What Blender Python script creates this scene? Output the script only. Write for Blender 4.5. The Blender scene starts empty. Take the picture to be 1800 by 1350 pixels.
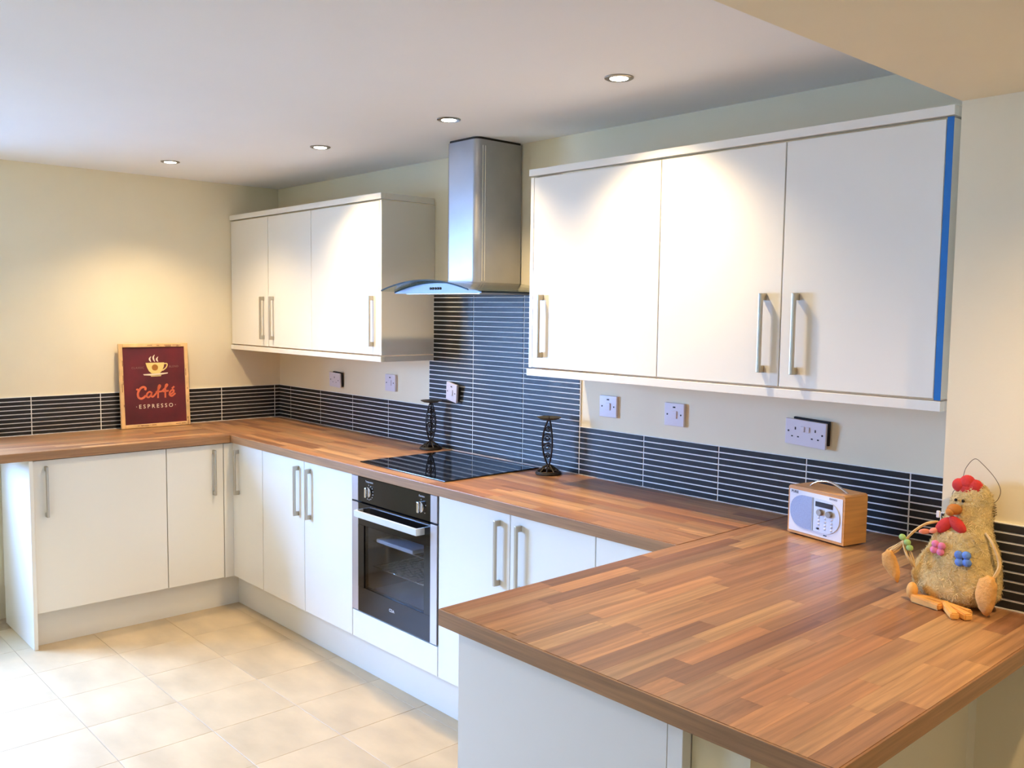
import bpy, bmesh, math, random
from mathutils import Vector, Matrix

random.seed(7)
SC = bpy.context.scene
COL = SC.collection
PI = math.pi

# ------------------------------------------------------------------ camera
cam_d = bpy.data.cameras.new('camera')
cam_d.sensor_fit = 'HORIZONTAL'
cam_d.sensor_width = 36.0
cam_d.lens = 1595.8 / 1800 * 36.0
cam_d.clip_start = 0.02
cam = bpy.data.objects.new('camera', cam_d)
COL.objects.link(cam)
RT = Vector((0.67292217, 0.73961083, 0.01231163))
UP = Vector((-0.06771709, 0.04502027, 0.9966883))
FW = Vector((-0.73660718, 0.67152736, -0.08037943))
cam.matrix_world = Matrix(((RT.x, UP.x, -FW.x, 5.02), (RT.y, UP.y, -FW.y, -2.6651),
                           (RT.z, UP.z, -FW.z, 1.568), (0, 0, 0, 1)))
SC.camera = cam

# ------------------------------------------------------------------ world, exposure, daylight
SC.view_settings.view_transform = 'Standard'
SC.view_settings.look = 'None'
SC.view_settings.gamma = 1.0
SC.view_settings.use_curve_mapping = False
SC.view_settings.exposure = 0.12
SC.cycles.use_denoising = True
SC.cycles.max_bounces = 10
SC.cycles.diffuse_bounces = 6
SC.cycles.sample_clamp_indirect = 6.0
SC.cycles.caustics_reflective = False
SC.cycles.caustics_refractive = False

SKY = (0.265, 0.48, 1.0)
SKY_STRENGTH = 250.0
LAMP_COL = (1.0, 0.75, 0.44)
LAMP_W = 55.0
WARM_ROOM_W = 42.0

world = bpy.data.worlds.new('sky')
SC.world = world
world.use_nodes = True
bg = world.node_tree.nodes['Background']
bg.inputs['Color'].default_value = (*SKY, 1)
# standard overcast sky: three times brighter at the zenith than at the horizon
wn = world.node_tree
w_tc = wn.nodes.new('ShaderNodeTexCoord')
w_sx = wn.nodes.new('ShaderNodeSeparateXYZ')
wn.links.new(w_tc.outputs['Generated'], w_sx.inputs[0])
w_mr = wn.nodes.new('ShaderNodeMapRange')
w_mr.inputs['To Min'].default_value = SKY_STRENGTH / 3
w_mr.inputs['To Max'].default_value = SKY_STRENGTH
wn.links.new(w_sx.outputs['Z'], w_mr.inputs['Value'])
wn.links.new(w_mr.outputs['Result'], bg.inputs['Strength'])

WIN_Y0, WIN_Y1, WIN_Z0, WIN_Z1 = -3.15, -1.93, 0.92, 1.94
pl = bpy.data.lights.new('window_portal', 'AREA')
pl.shape = 'RECTANGLE'
pl.size = WIN_Z1 - WIN_Z0
pl.size_y = WIN_Y1 - WIN_Y0
pl.cycles.is_portal = True
po = bpy.data.objects.new('window_portal', pl)
po.location = (-0.29, (WIN_Y0 + WIN_Y1) / 2, (WIN_Z0 + WIN_Z1) / 2)
po.rotation_euler = (0, -PI / 2, 0)
COL.objects.link(po)

# ------------------------------------------------------------------ helpers
def lin(r, g, b):
    def f(c):
        c /= 255.0
        return c / 12.92 if c <= 0.04045 else ((c + 0.055) / 1.055) ** 2.4
    return (f(r), f(g), f(b))

MATS = {}
def mat(name, color=(0.8, 0.8, 0.8), rough=0.5, metal=0.0, coat=0.0, var=0.0, scale=8.0, stretch=(1, 1, 1),
        bump=0.0, bscale=60.0, emit=None, estr=0.0, spec=0.5, detail=4.0, coat_rough=0.05, var2=None, rvar=0.0, piece=False):
    m = bpy.data.materials.new(name)
    m.use_nodes = True
    nt = m.node_tree
    b = nt.nodes['Principled BSDF']
    b.inputs['Base Color'].default_value = (*color, 1)
    b.inputs['Roughness'].default_value = rough
    b.inputs['Metallic'].default_value = metal
    b.inputs['Coat Weight'].default_value = coat
    b.inputs['Coat Roughness'].default_value = coat_rough
    b.inputs['Specular IOR Level'].default_value = spec
    tc = nt.nodes.new('ShaderNodeTexCoord')
    mp = nt.nodes.new('ShaderNodeMapping')
    mp.inputs['Scale'].default_value = stretch
    nt.links.new(tc.outputs['Object'], mp.inputs['Vector'])
    if piece:      # every piece shows another stretch of the pattern
        oi = nt.nodes.new('ShaderNodeObjectInfo')
        sc_ = nt.nodes.new('ShaderNodeVectorMath'); sc_.operation = 'SCALE'
        sc_.inputs[0].default_value = (17.3, 9.1, 5.7)
        nt.links.new(oi.outputs['Random'], sc_.inputs['Scale'])
        nt.links.new(sc_.outputs[0], mp.inputs['Location'])
    no = nt.nodes.new('ShaderNodeTexNoise')
    no.inputs['Scale'].default_value = scale
    no.inputs['Detail'].default_value = detail
    nt.links.new(mp.outputs['Vector'], no.inputs['Vector'])
    rp = nt.nodes.new('ShaderNodeMix')
    rp.data_type = 'RGBA'
    dark = var2 if var2 else tuple(c * (1 - var) for c in color)
    lite = tuple(min(1, c * (1 + var * 0.6)) for c in color)
    rp.inputs['A'].default_value = (*dark, 1)
    rp.inputs['B'].default_value = (*lite, 1)
    cr = nt.nodes.new('ShaderNodeMapRange')
    cr.inputs['From Min'].default_value = 0.3
    cr.inputs['From Max'].default_value = 0.7
    nt.links.new(no.outputs['Fac'], cr.inputs['Value'])
    nt.links.new(cr.outputs['Result'], rp.inputs['Factor'])
    nt.links.new(rp.outputs['Result'], b.inputs['Base Color'])
    if rvar:
        mr = nt.nodes.new('ShaderNodeMapRange')
        mr.inputs['To Min'].default_value = rough - rvar
        mr.inputs['To Max'].default_value = rough + rvar
        nt.links.new(no.outputs['Fac'], mr.inputs['Value'])
        nt.links.new(mr.outputs['Result'], b.inputs['Roughness'])
    if bump:
        n2 = nt.nodes.new('ShaderNodeTexNoise')
        n2.inputs['Scale'].default_value = bscale
        n2.inputs['Detail'].default_value = 3
        nt.links.new(mp.outputs['Vector'], n2.inputs['Vector'])
        bp = nt.nodes.new('ShaderNodeBump')
        bp.inputs['Strength'].default_value = bump
        bp.inputs['Distance'].default_value = 0.002
        nt.links.new(n2.outputs['Fac'], bp.inputs['Height'])
        nt.links.new(bp.outputs['Normal'], b.inputs['Normal'])
    if emit:
        b.inputs['Emission Color'].default_value = (*emit, 1)
        b.inputs['Emission Strength'].default_value = estr
    MATS[name] = m
    return m

def thin_glass(name, tint, gloss_rough=0.02, mixf=None):
    m = bpy.data.materials.new(name)
    m.use_nodes = True
    nt = m.node_tree
    nt.nodes.clear()
    out = nt.nodes.new('ShaderNodeOutputMaterial')
    mx = nt.nodes.new('ShaderNodeMixShader')
    tr = nt.nodes.new('ShaderNodeBsdfTransparent')
    tr.inputs['Color'].default_value = (*tint, 1)
    gl = nt.nodes.new('ShaderNodeBsdfGlossy')
    gl.inputs['Roughness'].default_value = gloss_rough
    lw = nt.nodes.new('ShaderNodeLayerWeight')      # Schlick reflectance, the same from both sides of the pane
    lw.inputs['Blend'].default_value = 0.5
    pw = nt.nodes.new('ShaderNodeMath'); pw.operation = 'POWER'; pw.inputs[1].default_value = 5.0
    nt.links.new(lw.outputs['Facing'], pw.inputs[0])
    ma = nt.nodes.new('ShaderNodeMath'); ma.operation = 'MULTIPLY_ADD'; ma.use_clamp = True
    ma.inputs[1].default_value = 0.9
    ma.inputs[2].default_value = 0.04 + (mixf or 0.0)
    nt.links.new(pw.outputs[0], ma.inputs[0])
    nt.links.new(ma.outputs[0], mx.inputs['Fac'])
    nt.links.new(tr.outputs[0], mx.inputs[1])
    nt.links.new(gl.outputs[0], mx.inputs[2])
    nt.links.new(mx.outputs[0], out.inputs['Surface'])
    MATS[name] = m
    return m

def wood_obj_color(name, rough=0.32):
    """wood whose base tone is the object's own colour, with grain along local X"""
    m = bpy.data.materials.new(name)
    m.use_nodes = True
    nt = m.node_tree
    b = nt.nodes['Principled BSDF']
    oi = nt.nodes.new('ShaderNodeObjectInfo')
    tc = nt.nodes.new('ShaderNodeTexCoord')
    ad = nt.nodes.new('ShaderNodeVectorMath')
    ad.operation = 'ADD'
    mul = nt.nodes.new('ShaderNodeVectorMath')
    mul.operation = 'SCALE'
    mul.inputs[0].default_value = (13.7, 5.3, 9.1)
    nt.links.new(oi.outputs['Random'], mul.inputs['Scale'])
    nt.links.new(tc.outputs['Object'], ad.inputs[0])
    nt.links.new(mul.outputs[0], ad.inputs[1])
    mp = nt.nodes.new('ShaderNodeMapping')
    mp.inputs['Scale'].default_value = (0.5, 2.0, 10.0)
    nt.links.new(ad.outputs[0], mp.inputs['Vector'])
    n1 = nt.nodes.new('ShaderNodeTexNoise')
    n1.inputs['Scale'].default_value = 1.6
    n1.inputs['Detail'].default_value = 5
    n1.inputs['Distortion'].default_value = 0.6
    nt.links.new(mp.outputs[0], n1.inputs['Vector'])
    n2 = nt.nodes.new('ShaderNodeTexNoise')
    n2.inputs['Scale'].default_value = 9
    n2.inputs['Detail'].default_value = 3
    nt.links.new(mp.outputs[0], n2.inputs['Vector'])
    m1 = nt.nodes.new('ShaderNodeMapRange')
    m1.inputs['From Min'].default_value = 0.32
    m1.inputs['From Max'].default_value = 0.68
    m1.inputs['To Min'].default_value = 0.68
    m1.inputs['To Max'].default_value = 1.20
    nt.links.new(n1.outputs['Fac'], m1.inputs['Value'])
    m2 = nt.nodes.new('ShaderNodeMapRange')
    m2.inputs['To Min'].default_value = 0.84
    m2.inputs['To Max'].default_value = 1.14
    nt.links.new(n2.outputs['Fac'], m2.inputs['Value'])
    mm = nt.nodes.new('ShaderNodeMath')
    mm.operation = 'MULTIPLY'
    nt.links.new(m1.outputs[0], mm.inputs[0])
    nt.links.new(m2.outputs[0], mm.inputs[1])
    vs = nt.nodes.new('ShaderNodeVectorMath')
    vs.operation = 'SCALE'
    nt.links.new(oi.outputs['Color'], vs.inputs[0])
    nt.links.new(mm.outputs[0], vs.inputs['Scale'])
    nt.links.new(vs.outputs[0], b.inputs['Base Color'])
    b.inputs['Roughness'].default_value = rough
    b.inputs['Specular IOR Level'].default_value = 0.4
    MATS[name] = m
    return m

# ---- geometry collector
def BM():
    return bmesh.new()

def box(bm, x0, x1, y0, y1, z0, z1, bev=0.0, seg=2):
    lo = (min(x0, x1), min(y0, y1), min(z0, z1)); hi = (max(x0, x1), max(y0, y1), max(z0, z1))
    vs = [bm.verts.new((hi[0] if i & 1 else lo[0], hi[1] if i & 2 else lo[1], hi[2] if i & 4 else lo[2])) for i in range(8)]
    fs = [(0, 2, 3, 1), (4, 5, 7, 6), (0, 1, 5, 4), (2, 6, 7, 3), (0, 4, 6, 2), (1, 3, 7, 5)]
    faces = [bm.faces.new([vs[i] for i in f]) for f in fs]
    if bev > 0:
        es = list({e for f in faces for e in f.edges})
        bmesh.ops.bevel(bm, geom=es, offset=bev, segments=seg, affect='EDGES', profile=0.5)
    return bm

def prism(bm, pts, axis, a0, a1, bev=0.0):
    """extrude a 2-D polygon. axis 'x': pts=(y,z); 'y': pts=(x,z); 'z': pts=(x,y)"""
    def P(p, a):
        return {'x': (a, p[0], p[1]), 'y': (p[0], a, p[1]), 'z': (p[0], p[1], a)}[axis]
    A = [bm.verts.new(P(p, a0)) for p in pts]
    B = [bm.verts.new(P(p, a1)) for p in pts]
    fs = [bm.faces.new(A), bm.faces.new(list(reversed(B)))]
    n = len(pts)
    for i in range(n):
        fs.append(bm.faces.new((A[i], B[i], B[(i + 1) % n], A[(i + 1) % n])))
    bmesh.ops.recalc_face_normals(bm, faces=fs)
    if bev > 0:
        es = list({e for f in fs for e in f.edges})
        bmesh.ops.bevel(bm, geom=es, offset=bev, segments=2, affect='EDGES', profile=0.5)
    return bm

def tube(bm, pts, r, n=8, closed=False, cap=True):
    pts = [Vector(p) for p in pts]
    rs = r if isinstance(r, (list, tuple)) else [r] * len(pts)
    rings = []
    N = len(pts)
    prev_u = None
    for i, p in enumerate(pts):
        if closed:
            t = pts[(i + 1) % N] - pts[i - 1]
        else:
            t = pts[min(i + 1, N - 1)] - pts[max(i - 1, 0)]
        t.normalize()
        u = prev_u if prev_u is not None else (Vector((0, 0, 1)) if abs(t.z) < 0.9 else Vector((1, 0, 0)))
        u = u - t * u.dot(t)
        if u.length < 1e-6:
            u = t.orthogonal()
        u.normalize(); prev_u = u
        v = t.cross(u)
        rings.append([bm.verts.new(p + (u * math.cos(2 * PI * k / n) + v * math.sin(2 * PI * k / n)) * rs[i]) for k in range(n)])
    for i in range(N if closed else N - 1):
        a, b = rings[i], rings[(i + 1) % N]
        for k in range(n):
            bm.faces.new((a[k], a[(k + 1) % n], b[(k + 1) % n], b[k]))
    if cap and not closed:
        bm.faces.new(list(reversed(rings[0]))); bm.faces.new(rings[-1])
    return bm

def lathe(bm, prof, c, n=32, axis='z'):
    """prof: list of (radius, height along axis); c: centre"""
    rings = []
    def P(r, h, a):
        ca, sa = r * math.cos(a), r * math.sin(a)
        if axis == 'z':
            return (c[0] + ca, c[1] + sa, c[2] + h)
        if axis == 'y':
            return (c[0] + ca, c[1] + h, c[2] + sa)
        return (c[0] + h, c[1] + ca, c[2] + sa)
    for r, h in prof:
        if r < 1e-6:
            rings.append([bm.verts.new(P(0, h, 0))])
        else:
            rings.append([bm.verts.new(P(r, h, 2 * PI * k / n)) for k in range(n)])
    fs = []
    for a, b in zip(rings, rings[1:]):
        for k in range(n):
            k2 = (k + 1) % n
            if len(a) == 1 and len(b) == 1:
                continue
            if len(a) == 1:
                fs.append(bm.faces.new((a[0], b[k2], b[k])))
            elif len(b) == 1:
                fs.append(bm.faces.new((a[k], a[k2], b[0])))
            else:
                fs.append(bm.faces.new((a[k], a[k2], b[k2], b[k])))
    if len(rings[0]) > 1:
        fs.append(bm.faces.new(list(reversed(rings[0]))))
    if len(rings[-1]) > 1:
        fs.append(bm.faces.new(rings[-1]))
    bmesh.ops.recalc_face_normals(bm, faces=fs)
    return bm

def ellipsoid(bm, c, r, nu=16, nv=10, rot=None):
    b2 = bmesh.new()
    bmesh.ops.create_uvsphere(b2, u_segments=nu, v_segments=nv, radius=1.0)
    M = Matrix.Translation(c) @ (rot if rot else Matrix.Identity(4)) @ Matrix.Diagonal((*r, 1))
    b2.transform(M)
    me = bpy.data.meshes.new('tmp'); b2.to_mesh(me); b2.free()
    bm.from_mesh(me); bpy.data.meshes.remove(me)
    return bm

def ribbon(bm, pts, w, y0, y1):
    """flat brush stroke in the local XZ plane, from depth y0 to y1; w: width or list"""
    n = len(pts)
    ws = w if isinstance(w, (list, tuple)) else [w] * n
    L, R = [], []
    for i, p in enumerate(pts):
        a = Vector(pts[max(i - 1, 0)]); b = Vector(pts[min(i + 1, n - 1)])
        t = (b - a)
        if t.length < 1e-9:
            t = Vector((1, 0))
        t.normalize()
        nn = Vector((-t.y, t.x)) * ws[i] * 0.5
        L.append((p[0] + nn.x, p[1] + nn.y)); R.append((p[0] - nn.x, p[1] - nn.y))
    for i in range(n - 1):
        q = [L[i], L[i + 1], R[i + 1], R[i]]
        a = [bm.verts.new((x, y0, z)) for x, z in q]
        b = [bm.verts.new((x, y1, z)) for x, z in q]
        bm.faces.new(a); bm.faces.new(list(reversed(b)))
        for k in range(4):
            bm.faces.new((a[k], b[k], b[(k + 1) % 4], a[(k + 1) % 4]))
    bmesh.ops.recalc_face_normals(bm, faces=bm.faces[:])
    return bm

def spline(P, n=8):
    """Catmull-Rom through 2-D or 3-D points"""
    P = [Vector(p) for p in P]
    out = []
    for i in range(len(P) - 1):
        p0 = P[max(i - 1, 0)]; p1 = P[i]; p2 = P[i + 1]; p3 = P[min(i + 2, len(P) - 1)]
        for k in range(n):
            t = k / n
            out.append(0.5 * ((2 * p1) + (-p0 + p2) * t + (2 * p0 - 5 * p1 + 4 * p2 - p3) * t * t + (-p0 + 3 * p1 - 3 * p2 + p3) * t ** 3))
    out.append(P[-1])
    return out

ORG = {}
def link(o, parent=None):
    COL.objects.link(o)
    if parent is not None:
        o.parent = parent
    return o

def obj(name, bm, m, parent=None, local=False, smooth=None, origin=None):
    """link bm as one mesh object; bm holds world coordinates unless local"""
    org = Vector((0, 0, 0))
    if parent is not None:
        org = ORG.get(parent.name, Vector((0, 0, 0)))
        if not local:
            bmesh.ops.translate(bm, verts=bm.verts[:], vec=-org)
    elif origin is not None:
        org = Vector(origin)
        bmesh.ops.translate(bm, verts=bm.verts[:], vec=-org)
    me = bpy.data.meshes.new(name)
    bm.to_mesh(me); bm.free()
    ms = m if isinstance(m, (list, tuple)) else [m]
    for x in ms:
        me.materials.append(MATS[x] if isinstance(x, str) else x)
    if smooth is not None:
        for p in me.polygons:
            p.use_smooth = True
        me.set_sharp_from_angle(angle=math.radians(smooth))
    o = bpy.data.objects.new(name, me)
    link(o, parent)
    if smooth is not None and smooth <= 40:
        wn_ = o.modifiers.new('weighted_normals', 'WEIGHTED_NORMAL')
        wn_.keep_sharp = True; wn_.weight = 100
    if parent is None:
        o.location = org
    ORG[o.name] = org
    return o

def tag(o, label=None, cat=None, group=None, kind=None):
    if label: o['label'] = label
    if cat: o['category'] = cat
    if group: o['group'] = group
    if kind: o['kind'] = kind
    return o

def thing(name, label, cat, loc, rotz=0.0, group=None, rot=None):
    o = bpy.data.objects.new(name, None)
    o.empty_display_size = 0.05
    link(o)
    o.location = loc
    o.rotation_euler = rot if rot else (0, 0, rotz)
    ORG[o.name] = Vector(loc)
    return tag(o, label, cat, group)

def struct(name, bm, m, smooth=None):
    return tag(obj(name, bm, m, smooth=smooth), kind='structure')

def text_bm(body, size, shear=0.0, spacing=1.0, offset=0.0, extrude=0.0002, align='CENTER'):
    cu = bpy.data.curves.new('t', 'FONT')
    cu.body = body; cu.size = size; cu.shear = shear; cu.space_character = spacing
    cu.align_x = align; cu.align_y = 'CENTER'; cu.extrude = extrude; cu.offset = offset
    cu.resolution_u = 3
    o = bpy.data.objects.new('t', cu)
    COL.objects.link(o)
    dg = bpy.context.evaluated_depsgraph_get()
    me = bpy.data.meshes.new_from_object(o.evaluated_get(dg))
    bm = bmesh.new(); bm.from_mesh(me)
    bpy.data.objects.remove(o); bpy.data.meshes.remove(me); bpy.data.curves.remove(cu)
    # stand it up: text plane XY -> XZ, facing -Y
    bm.transform(Matrix.Rotation(PI / 2, 4, 'X'))
    return bm

def put(bm, x, y, z):
    bmesh.ops.translate(bm, verts=bm.verts[:], vec=(x, y, z))
    return bm

# ------------------------------------------------------------------ materials
mat('wall_paint', lin(240, 230, 200), 0.75, var=0.03, scale=3, bump=0.12, bscale=180)
mat('ceiling_paint', lin(240, 240, 240), 0.85, var=0.015, scale=2, bump=0.06, bscale=140)
mat('gloss_cream', lin(238, 234, 223), 0.17, coat=0.10, var=0.006, scale=1.5, spec=0.45)
mat('cream_panel', lin(238, 235, 226), 0.32, var=0.008, scale=2)
mat('plinth_cream', lin(228, 224, 212), 0.35, var=0.02, scale=3)
mat('carcass', lin(215, 208, 195), 0.5, var=0.03, scale=4)
mat('gap_dark', lin(40, 34, 28), 0.8, var=0.1, scale=10)
mat('nickel', lin(196, 188, 172), 0.32, metal=1.0, var=0.10, scale=30, stretch=(1, 1, 0.06), rvar=0.06)
mat('steel', lin(172, 172, 174), 0.40, metal=1.0, var=0.07, scale=9, stretch=(1, 1, 1), rvar=0.06, bump=0.03, bscale=90)
mat('fascia_steel', lin(128, 132, 142), 0.5, metal=1.0, var=0.05, scale=20)
mat('oven_steel', lin(205, 205, 215), 0.30, metal=0.9, var=0.05, scale=30, stretch=(1, 1, 0.05), rvar=0.05)
mat('bright_steel', lin(232, 236, 234), 0.24, metal=0.35, var=0.04, scale=20)
mat('slate_tile', lin(46, 46, 46), 0.40, var=0.24, scale=16, bump=0.22, bscale=70, rvar=0.08, spec=0.28, piece=True)
mat('grout', lin(250, 250, 246), 0.8, var=0.06, scale=40)
mat('sealant', lin(225, 225, 222), 0.4, var=0.2, scale=60)
wood_obj_color('stave_wood', 0.30)
mat('worktop_edge', lin(160, 116, 76), 0.38, var=0.28, scale=5, stretch=(1.0, 1.0, 30), detail=6)
mat('worktop_edge_y', lin(132, 92, 58), 0.38, var=0.28, scale=5, stretch=(1.0, 1.0, 30), detail=6)
mat('floor_stone', lin(190, 168, 133), 0.46, var=0.17, scale=4.0, stretch=(1.0, 1.8, 1.0), detail=10, piece=True, bump=0.06, bscale=30, rvar=0.06)
mat('floor_grout', lin(170, 150, 118), 0.8, var=0.25, scale=20)
mat('black_glass', lin(10, 11, 13), 0.04, var=0.1, scale=4, spec=0.6)
mat('oven_black', lin(14, 13, 14), 0.10, var=0.1, scale=4, spec=0.38)
mat('oven_cavity', lin(110, 114, 124), 0.45, var=0.15, scale=8)
mat('chrome', lin(232, 232, 232), 0.10, metal=1.0, var=0.03, scale=5)
mat('white_print', lin(215, 215, 218), 0.5, var=0.02, scale=30)
thin_glass('oven_pane', (0.72, 0.73, 0.76), 0.03)
thin_glass('hood_glass', (0.80, 0.88, 0.85), 0.03, 0.10)
thin_glass('window_glass', (0.96, 0.98, 0.98), 0.01)
mat('hood_glass_edge', lin(22, 40, 48), 0.5, var=0.1, scale=20, spec=0.2)
mat('frame_white', lin(240, 240, 240), 0.3, var=0.01, scale=5)
mat('blue_film', lin(24, 112, 190), 0.35, var=0.05, scale=12)
mat('white_plastic', lin(224, 219, 226), 0.28, var=0.015, scale=10)
mat('pin_black', lin(14, 13, 14), 0.6, var=0.1, scale=50)
mat('back_box', lin(30, 22, 18), 0.8, var=0.3, scale=60)
mat('iron', lin(52, 47, 42), 0.5, metal=0.6, var=0.35, scale=60, bump=0.4, bscale=200)
mat('iron_dish', lin(92, 86, 66), 0.5, metal=0.5, var=0.3, scale=40, bump=0.3, bscale=150)
mat('beech', lin(214, 152, 78), 0.4, var=0.16, scale=7, stretch=(1, 1, 16), detail=5)
mat('beech_top', lin(222, 164, 92), 0.4, var=0.14, scale=7, stretch=(1, 14, 14), detail=5)
mat('radio_face', lin(226, 230, 238), 0.35, var=0.01, scale=10)
mat('radio_panel', lin(205, 213, 226), 0.3, metal=0.3, var=0.02, scale=12)
mat('radio_grille', lin(150, 160, 184), 0.5, metal=0.3, var=0.12, scale=260)
mat('radio_dark', lin(16, 18, 30), 0.15, var=0.05, scale=20)
mat('radio_print', lin(60, 66, 84), 0.5, var=0.05, scale=20)
mat('radio_knob', lin(150, 140, 128), 0.28, metal=0.9, var=0.05, scale=20)
mat('frame_wood', lin(236, 194, 134), 0.6, var=0.22, scale=14, stretch=(1, 1, 1), detail=6)
mat('frame_wear', lin(120, 66, 34), 0.7, var=0.3, scale=40)
mat('art_red', lin(104, 24, 30), 0.6, var=0.30, scale=6, var2=lin(70, 22, 30))
mat('art_cream', lin(240, 214, 130), 0.6, var=0.06, scale=20)
mat('art_white', lin(238, 222, 190), 0.6, var=0.04, scale=20)
mat('art_brown', lin(176, 116, 40), 0.6, var=0.15, scale=40)
mat('art_orange', lin(222, 108, 66), 0.6, var=0.18, scale=30)
mat('art_dim', lin(150, 108, 92), 0.6, var=0.08, scale=20)
mat('straw', lin(214, 188, 124), 0.85, var=0.30, scale=40, bump=0.8, bscale=160)
mat('straw_fibre', lin(228, 204, 144), 0.8, var=0.28, scale=30)
mat('felt_red', lin(206, 54, 48), 0.85, var=0.14, scale=60, bump=0.5, bscale=200)
mat('felt_orange', lin(196, 122, 46), 0.8, var=0.2, scale=50, bump=0.5, bscale=150)
mat('fabric_tan', lin(226, 168, 92), 0.85, var=0.22, scale=40, bump=0.9, bscale=180)
mat('foot_tan', lin(236, 176, 92), 0.7, var=0.2, scale=25, bump=0.4, bscale=90)
mat('raffia', lin(224, 190, 130), 0.7, var=0.25, scale=50)
mat('flower_pink', lin(230, 132, 168), 0.8, var=0.12, scale=60, bump=0.5, bscale=200)
mat('flower_blue', lin(100, 142, 216), 0.8, var=0.15, scale=60, bump=0.5, bscale=200)
mat('flower_peach', lin(246, 150, 116), 0.8, var=0.1, scale=60)
mat('flower_green', lin(170, 206, 120), 0.8, var=0.12, scale=60)
mat('wire', lin(98, 76, 50), 0.45, metal=0.7, var=0.1, scale=60)
mat('bead_black', lin(12, 11, 12), 0.15, var=0.05, scale=10)
mat('lamp_rim', lin(150, 142, 132), 0.3, metal=0.8, var=0.08, scale=30)
mat('lamp_lens', lin(255, 250, 240), 0.3, emit=(1.0, 0.9, 0.72), estr=30.0)
mat('paper', lin(238, 240, 244), 0.6, var=0.04, scale=20)
thin_glass('bag_film', (0.86, 0.9, 0.96), 0.12, 0.22)
mat('rack_wire', lin(190, 190, 190), 0.25, metal=1.0, var=0.05, scale=30)
mat('paving', lin(150, 149, 146), 0.8, var=0.15, scale=3)

# ------------------------------------------------------------------ sizes of the place
H = 2.274           # kitchen ceiling
HL = 2.059          # lower ceiling over the opening
XP = 4.14           # corner of the projecting wall
YP = -0.48          # its face
XE, YE = 7.0, -4.7  # far walls (behind the camera)
WT = 0.91           # worktop top
WU = 0.871          # worktop underside
TW, RH = 0.3366, 0.0217   # tile pitch

# ------------------------------------------------------------------ structure
b = BM(); box(b, -0.30, XE + 0.1, YE - 0.1, 0.1, -0.12, -0.012)
FLOOR = struct('floor', b, 'floor_grout')
b = BM(); box(b, -0.30, XP, YE - 0.1, 0.1, H, H + 0.15)
struct('ceiling', b, 'ceiling_paint')
b = BM(); box(b, XP, XE + 0.1, YE - 0.1, 0.1, HL, H + 0.15)
struct('ceiling_lower', b, 'wall_paint')
b = BM(); box(b, -0.30, XP, 0.0, 0.1, -0.012, H)
WALL_BACK = struct('wall_back', b, 'wall_paint')
b = BM(); box(b, XP, XE + 0.1, YP, 0.1, -0.012, HL)
WALL_RIGHT = struct('wall_right', b, 'wall_paint')
b = BM()
box(b, -0.30, 0, WIN_Y1, 0.0, -0.012, H)
box(b, -0.30, 0, YE - 0.1, WIN_Y0, -0.012, H)
box(b, -0.30, 0, WIN_Y0, WIN_Y1, WIN_Z1, H)
box(b, -0.30, 0, WIN_Y0, WIN_Y1, -0.012, WIN_Z0)
WALL_LEFT = struct('wall_left', b, 'wall_paint')
b = BM(); box(b, 0, XE, YE - 0.1, YE, -0.012, H)
struct('wall_front', b, 'wall_paint')
b = BM(); box(b, XE, XE + 0.1, YE, YP, -0.012, H)
struct('wall_far', b, 'wall_paint')
# half wall behind the peninsula units
b = BM(); box(b, 4.113, 4.229, -1.405, YP, -0.012, WU)
struct('wall_peninsula', b, 'wall_paint')
b = BM(); prism(b, [(4.229, YP), (4.242, YP), (4.238, YP - 0.004), (4.233, YP - 0.008), (4.229, YP - 0.012)], 'z', 0, WU)
struct('trim_1', b, 'wall_paint', smooth=50)
# patio window in the left wall
b = BM()
fw = 0.06
for (a0, a1, c0, c1) in ((WIN_Y0, WIN_Y1, WIN_Z0, WIN_Z0 + fw), (WIN_Y0, WIN_Y1, WIN_Z1 - fw, WIN_Z1),
                         (WIN_Y0, WIN_Y0 + fw, WIN_Z0 + fw, WIN_Z1 - fw), (WIN_Y1 - fw, WIN_Y1, WIN_Z0 + fw, WIN_Z1 - fw),
                         ((WIN_Y0 + WIN_Y1) / 2 - 0.05, (WIN_Y0 + WIN_Y1) / 2 + 0.05, WIN_Z0 + fw, WIN_Z1 - fw)):
    box(b, -0.26, -0.20, a0, a1, c0, c1, 0.004, 1)
WINDOW = struct('window_1', b, 'frame_white')
for a0, a1 in ((WIN_Y0 + fw, (WIN_Y0 + WIN_Y1) / 2 - 0.05), ((WIN_Y0 + WIN_Y1) / 2 + 0.05, WIN_Y1 - fw)):
    b = BM(); box(b, -0.234, -0.226, a0, a1, WIN_Z0 + fw, WIN_Z1 - fw)
    obj('pane', b, 'window_glass', WINDOW)
b = BM(); box(b, -12, -0.30, -14, 8, -0.15, -0.05)
tag(obj('patio_ground', b, 'paving'), kind='structure')

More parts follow.
